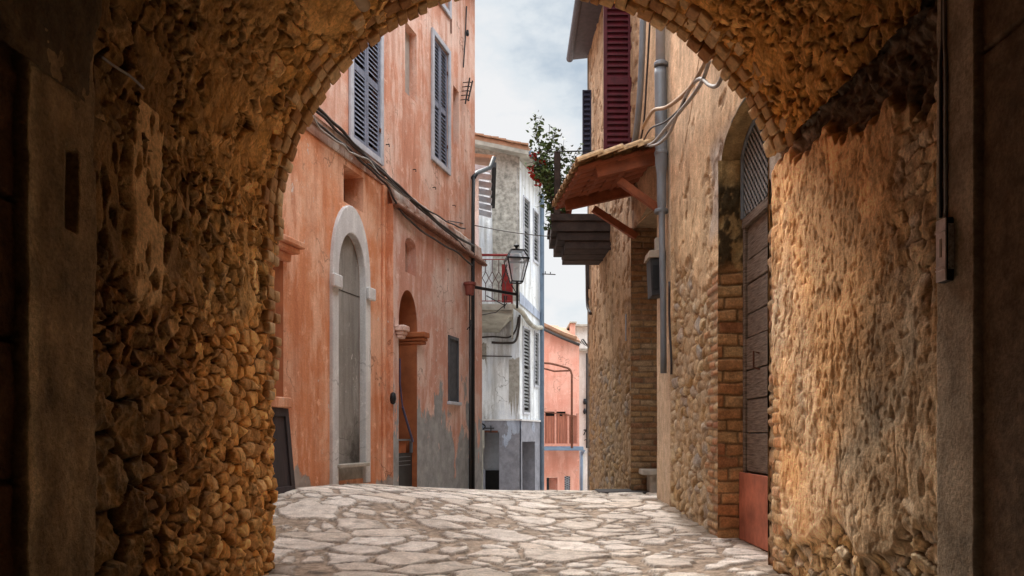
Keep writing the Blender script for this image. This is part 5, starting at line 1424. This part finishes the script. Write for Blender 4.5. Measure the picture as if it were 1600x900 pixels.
for i in range(12): z_ = ZR(770, YF_) + i * .06; mb.bar((fx(882), YF_ + .02, z_), (fx(891), YF_ + .02, z_ + .08), .012, .012); mb.bar((fx(882), YF_ + .03, z_ + .08), (fx(891), YF_ + .03, z_), .012, .012)
mb.build('grille', M_frame, w_)
mb = MB(); FF.box(mb, fx(852), fx(884), ZR(697, YF_), ZR(643, YF_), -.2, -.17); w_ = mb.build('window', M_dark, FH)
mb = MB(); FF.box(mb, fx(866.5), fx(868.5), ZR(697, YF_), ZR(643, YF_), -.16, -.1); FF.box(mb, fx(852), fx(853), ZR(697, YF_), ZR(643, YF_), -.16, -.1); mb.build('frame', M_wood, w_)
yb2 = 26.0
mb = MB(); mb.box(fx(835), xat(912, yb2), yb2, YF_ - .01, ZR(704, yb2), ZR(698, yb2)); bl = mb.build('balcony', M_bpipe, FH, bevel=.01)
M_slat = simple('weathered_red_slats', (.34, .12, .075), .7, var=.45, scale=5, stretch=(4, 4, .3), bs=.2)
mb = MB(); x = xat(840, yb2)
while x < xat(905, yb2):
    w2 = .085; mb.box(x, x + w2, yb2 + .04, yb2 + .06, ZR(694, yb2), ZR(650 if random.random() < .7 else 646, yb2)); x += w2 + .006
mb.build('railing_boards', M_slat, bl)
mb = MB()
for px in (850, 868, 888, 903.5): mb.box(xat(px, yb2) - .03, xat(px, yb2) + .03, yb2, yb2 + .04, ZR(697, yb2), ZR(646 if px != 868 else 640, yb2))
mb.box(xat(840, yb2), xat(905, yb2), yb2 - .005, yb2 + .035, ZR(697, yb2), ZR(693, yb2)); builds(mb, 'railing_post', simple('salmon_post', (.58, .26, .19), .7), bl)
mb = MB(); mb.tube(catmull([P(842, 567, yb2), P(860, 568, yb2), P(880, 573, yb2), P(890, 577, yb2), P(893.5, 585, yb2)], 5) + [P(893.5, 700, yb2)], .035, 8); mb.tube([P(840, 573, yb2 + .6), P(866, 580, yb2 + .6), P(890, 579, yb2)], .03, 7); mb.tube([P(842, 643, yb2), P(870, 646, yb2), P(900, 650, yb2)], .018, 6); mb.build('awning_frame', M_rust, bl, smooth=True)
# tiled roof slope with dark verge
mb = MB()
mb.hexa([(fx(800), YF_ - .15, ZR(499, YF_)), (fx(848), YF_ - .15, ZR(512, YF_)), (fx(848), YF_ + 3, ZR(512, YF_) + .9), (fx(800), YF_ + 3, ZR(499, YF_) + .9)] + [(fx(800), YF_ - .15, ZR(499, YF_) + .08), (fx(848), YF_ - .15, ZR(512, YF_) + .08), (fx(848), YF_ + 3, ZR(512, YF_) + .98), (fx(800), YF_ + 3, ZR(499, YF_) + .98)])
ra, rb, rc = (fx(848), ZR(512, YF_)), (fx(880), ZR(528, YF_)), (fx(906), ZR(537, YF_))
for (a_, b_) in ((ra, rb), (rb, rc)):
    mb.hexa([(a_[0], YF_ - .15, a_[1]), (b_[0], YF_ - .15, b_[1]), (b_[0], YF_ + 3, b_[1] + .75), (a_[0], YF_ + 3, a_[1] + .45), (a_[0], YF_ - .15, a_[1] + .08), (b_[0], YF_ - .15, b_[1] + .08), (b_[0], YF_ + 3, b_[1] + .83), (a_[0], YF_ + 3, a_[1] + .53)])
mb.build('roof', M_tile, FH)
mb = MB()
for i in range(22):
    px = 846 + i * 2.5; t = i / 21; zf = np.interp(px, [846, 880, 905], [ZR(511, YF_), ZR(527, YF_), ZR(536, YF_)]) + .1
    mb.tube([(fx(px), YF_ - .22, zf), (fx(px) - .05, YF_ + 1.4, zf + .25 + .12 * t), (fx(px) - .1, YF_ + 2.9, zf + .42 + .28 * t)], .055, 7)
mb.build('roof_tiles', M_tile, FH)
mb = MB(); mb.tube([(fx(846), YF_ - .2, ZR(514, YF_)), (fx(880), YF_ - .2, ZR(530, YF_)), (fx(905), YF_ - .2, ZR(540, YF_))], .05, 8); mb.build('gutter', M_cable, FH, smooth=True)
mb = MB(); mb.box(fx(893), fx(900), YF_ + .3, YF_ + .9, ZR(545, YF_), ZR(503, YF_)); ch = mb.build('chimney', M_salmon, FH, bevel=.01)
mb = MB(); mb.box(fx(891), fx(902), YF_ + .2, YF_ + 1, ZR(503, YF_) , ZR(501, YF_)); mb.build('cap', M_slab, ch)

CH = thing('cream_house', (2.8, 29, -2.5), 'narrow cream rendered house with parapet squeezed next to the salmon house', 'house')
YC = 27.6; cx = lambda px: xat(px, YC)
mb = MB(); mb.box(cx(905), cx(960), YC, YC + 4, -4, ZR(548, YC)); mb.box(cx(898), cx(960), YC + .9, YC + 4, ZR(560, YC), ZR(505, YC)); mb.build('wall', M_cream, CH)
mb = MB(); mb.box(cx(890), cx(960), YC + .7, YC + 4.1, ZR(505, YC), ZR(502, YC)); mb.box(cx(903), cx(960), YC - .12, YC + .3, ZR(549, YC), ZR(545, YC)); mb.build('coping', M_slab, CH)
mb = MB(); mb.tube([P(908.5, 705, YC - .1), P(908.5, 800, YC - .1)], .05, 8); mb.tube([P(903, 702, YC - .2), P(913, 704, YC - .2), P(908.5, 712, YC - .1)], .04, 7); mb.build('downpipe', M_bpipe, CH, smooth=True)
mb = MB(); mb.tube([P(917, 552, YC - .06), P(917, 700, YC - .06)], .03, 7); mb.tube([P(912, 672, YC - .1), P(924, 672, YC - .1)], .03, 6)
mb.tube(catmull([P(912, 680, YC - .1), P(915, 674, YC - .1), P(920, 677, YC - .1), P(919, 685, YC - .1), P(913, 688, YC - .1)], 5), .02, 6); mb.lathe(P(914, 632, YC - .08), [(.05, 0), (.07, .08), (.05, .2)], 8); mb.lathe(P(913.5, 647, YC - .08), [(.03, 0), (.06, .08), (.03, .2)], 8)
mb.build('ironwork', M_iron, CH, smooth=True)
mb = MB(); mb.box(cx(905), cx(960), YC - .03, YC - .003, ZR(708, YC), ZR(705, YC)); mb.build('string_course', M_white, CH)
mb = MB()
for i in range(6): mb.tube(catmull([P(907 + i * 2, 536 + i, YC - .2), P(911 + i * 1.5, 530 + i * 2, YC - .25), P(918 + i, 541 + i, YC - .2)], 4), .018, 5)
tag(mb.build('wire_coil', M_cable), 'tangle of dark cables hung below the parapet of the cream house', 'cable')

# dark conduit in the upper left of the vault and the thin cord on the near wall
mb = MB(); pv = []
for Y_, tdeg in ((5.35, 127.5), (5.0, 129), (4.6, 131), (4.2, 133)):
    th = math.radians(tdeg); r = float(vault_r(np.float64(th), Y_)) - .06; pv.append((CX + r * math.cos(th), Y_, CZ + r * math.sin(th)))
mb.tube(pv, .045, 12); tag(mb.build('vault_pipe', simple('dusty_pipe', (.40, .30, .19), .8, var=.3), smooth=True), 'dusty ochre pipe stub running along the vault near its brick edge', 'pipe')
LWF = Fr((XL(0), 0), (.04, 1), (1, -.04))
mb = MB(); mb.tube(catmull([LWF.w(158, 88, .12), LWF.w(180, 104, .12), LWF.w(205, 120, .12), LWF.w(224, 138, .11)], 6), .006, 6); tag(mb.build('cord', M_cableg, smooth=True), 'short pale cord drooping across the dark upper pier', 'cord')

# ================================================================== world, sun, camera
wd = bpy.data.worlds.new('World'); SC.world = wd; wd.use_nodes = True; nt = wd.node_tree
bg = nt.nodes['Background']; out = nt.nodes['World Output']
SUN_EL, SUN_AZ = 52, -15      # azimuth from +Y clockwise
sky = nt.nodes.new('ShaderNodeTexSky'); sky.sky_type = 'NISHITA'; sky.sun_disc = False
sky.sun_elevation = math.radians(SUN_EL); sky.sun_rotation = math.radians(SUN_AZ)
nt.links.new(sky.outputs['Color'], bg.inputs['Color']); bg.inputs['Strength'].default_value = .10
tc = nt.nodes.new('ShaderNodeTexCoord').outputs['Generated']
n1 = noise_node(nt, tc, 4.6, 7, .55, (1, 1, 1.8)); n2 = noise_node(nt, tc, 1.6, 4, .5, (1, 1, 2.2))
nn = math_n(nt, 'ADD', math_n(nt, 'MULTIPLY', n1, .65), math_n(nt, 'MULTIPLY', n2, .35))
cc = ramp(nt, nn, [(.37, (.38, .49, .62)), (.44, (.54, .64, .74)), (.50, (.84, .90, .94)), (.565, (1.0, 1.0, 1.0))])
sep = nt.nodes.new('ShaderNodeSeparateXYZ'); nt.links.new(tc, sep.inputs[0])
zen = ramp(nt, sep.outputs['Z'], [(.0, 1 / ZEN), (.50, 1 / ZEN), (.64, 1.0)])
b2 = nt.nodes.new('ShaderNodeBackground'); nt.links.new(cc, b2.inputs['Color'])
st_ = math_n(nt, 'MULTIPLY', zen, ZEN * .92); nt.links.new(st_, b2.inputs['Strength'])
ms = nt.nodes.new('ShaderNodeMixShader'); ms.inputs[0].default_value = .92
nt.links.new(bg.outputs[0], ms.inputs[1]); nt.links.new(b2.outputs[0], ms.inputs[2]); nt.links.new(ms.outputs[0], out.inputs['Surface'])
sl = bpy.data.lights.new('sun', 'SUN'); sl.energy = SUN_E; sl.angle = math.radians(24); sl.color = (1, .95, .88)
so = bpy.data.objects.new('sun', sl); COL.objects.link(so)
az, el = math.radians(SUN_AZ), math.radians(SUN_EL)
dv = Vector((math.sin(az) * math.cos(el), math.cos(az) * math.cos(el), math.sin(el)))
so.rotation_euler = dv.to_track_quat('Z', 'Y').to_euler(); so.location = (0, 0, 20)
cam = bpy.data.cameras.new('camera'); co = bpy.data.objects.new('camera', cam); COL.objects.link(co)
co.location = (0, 0, EYE); co.rotation_euler = (math.radians(90), 0, 0)
cam.sensor_width = 36; cam.lens = 36 * F / 1600; cam.shift_y = (HY - 450) / 1600; cam.clip_start = .05; cam.clip_end = 8000
SC.camera = co
SC.view_settings.view_transform = 'Standard'; SC.view_settings.look = 'None'; SC.view_settings.exposure = 0
SC.render.engine = 'CYCLES'; SC.cycles.use_denoising = True; SC.cycles.max_bounces = 10; SC.cycles.diffuse_bounces = 8; SC.cycles.sample_clamp_indirect = 8
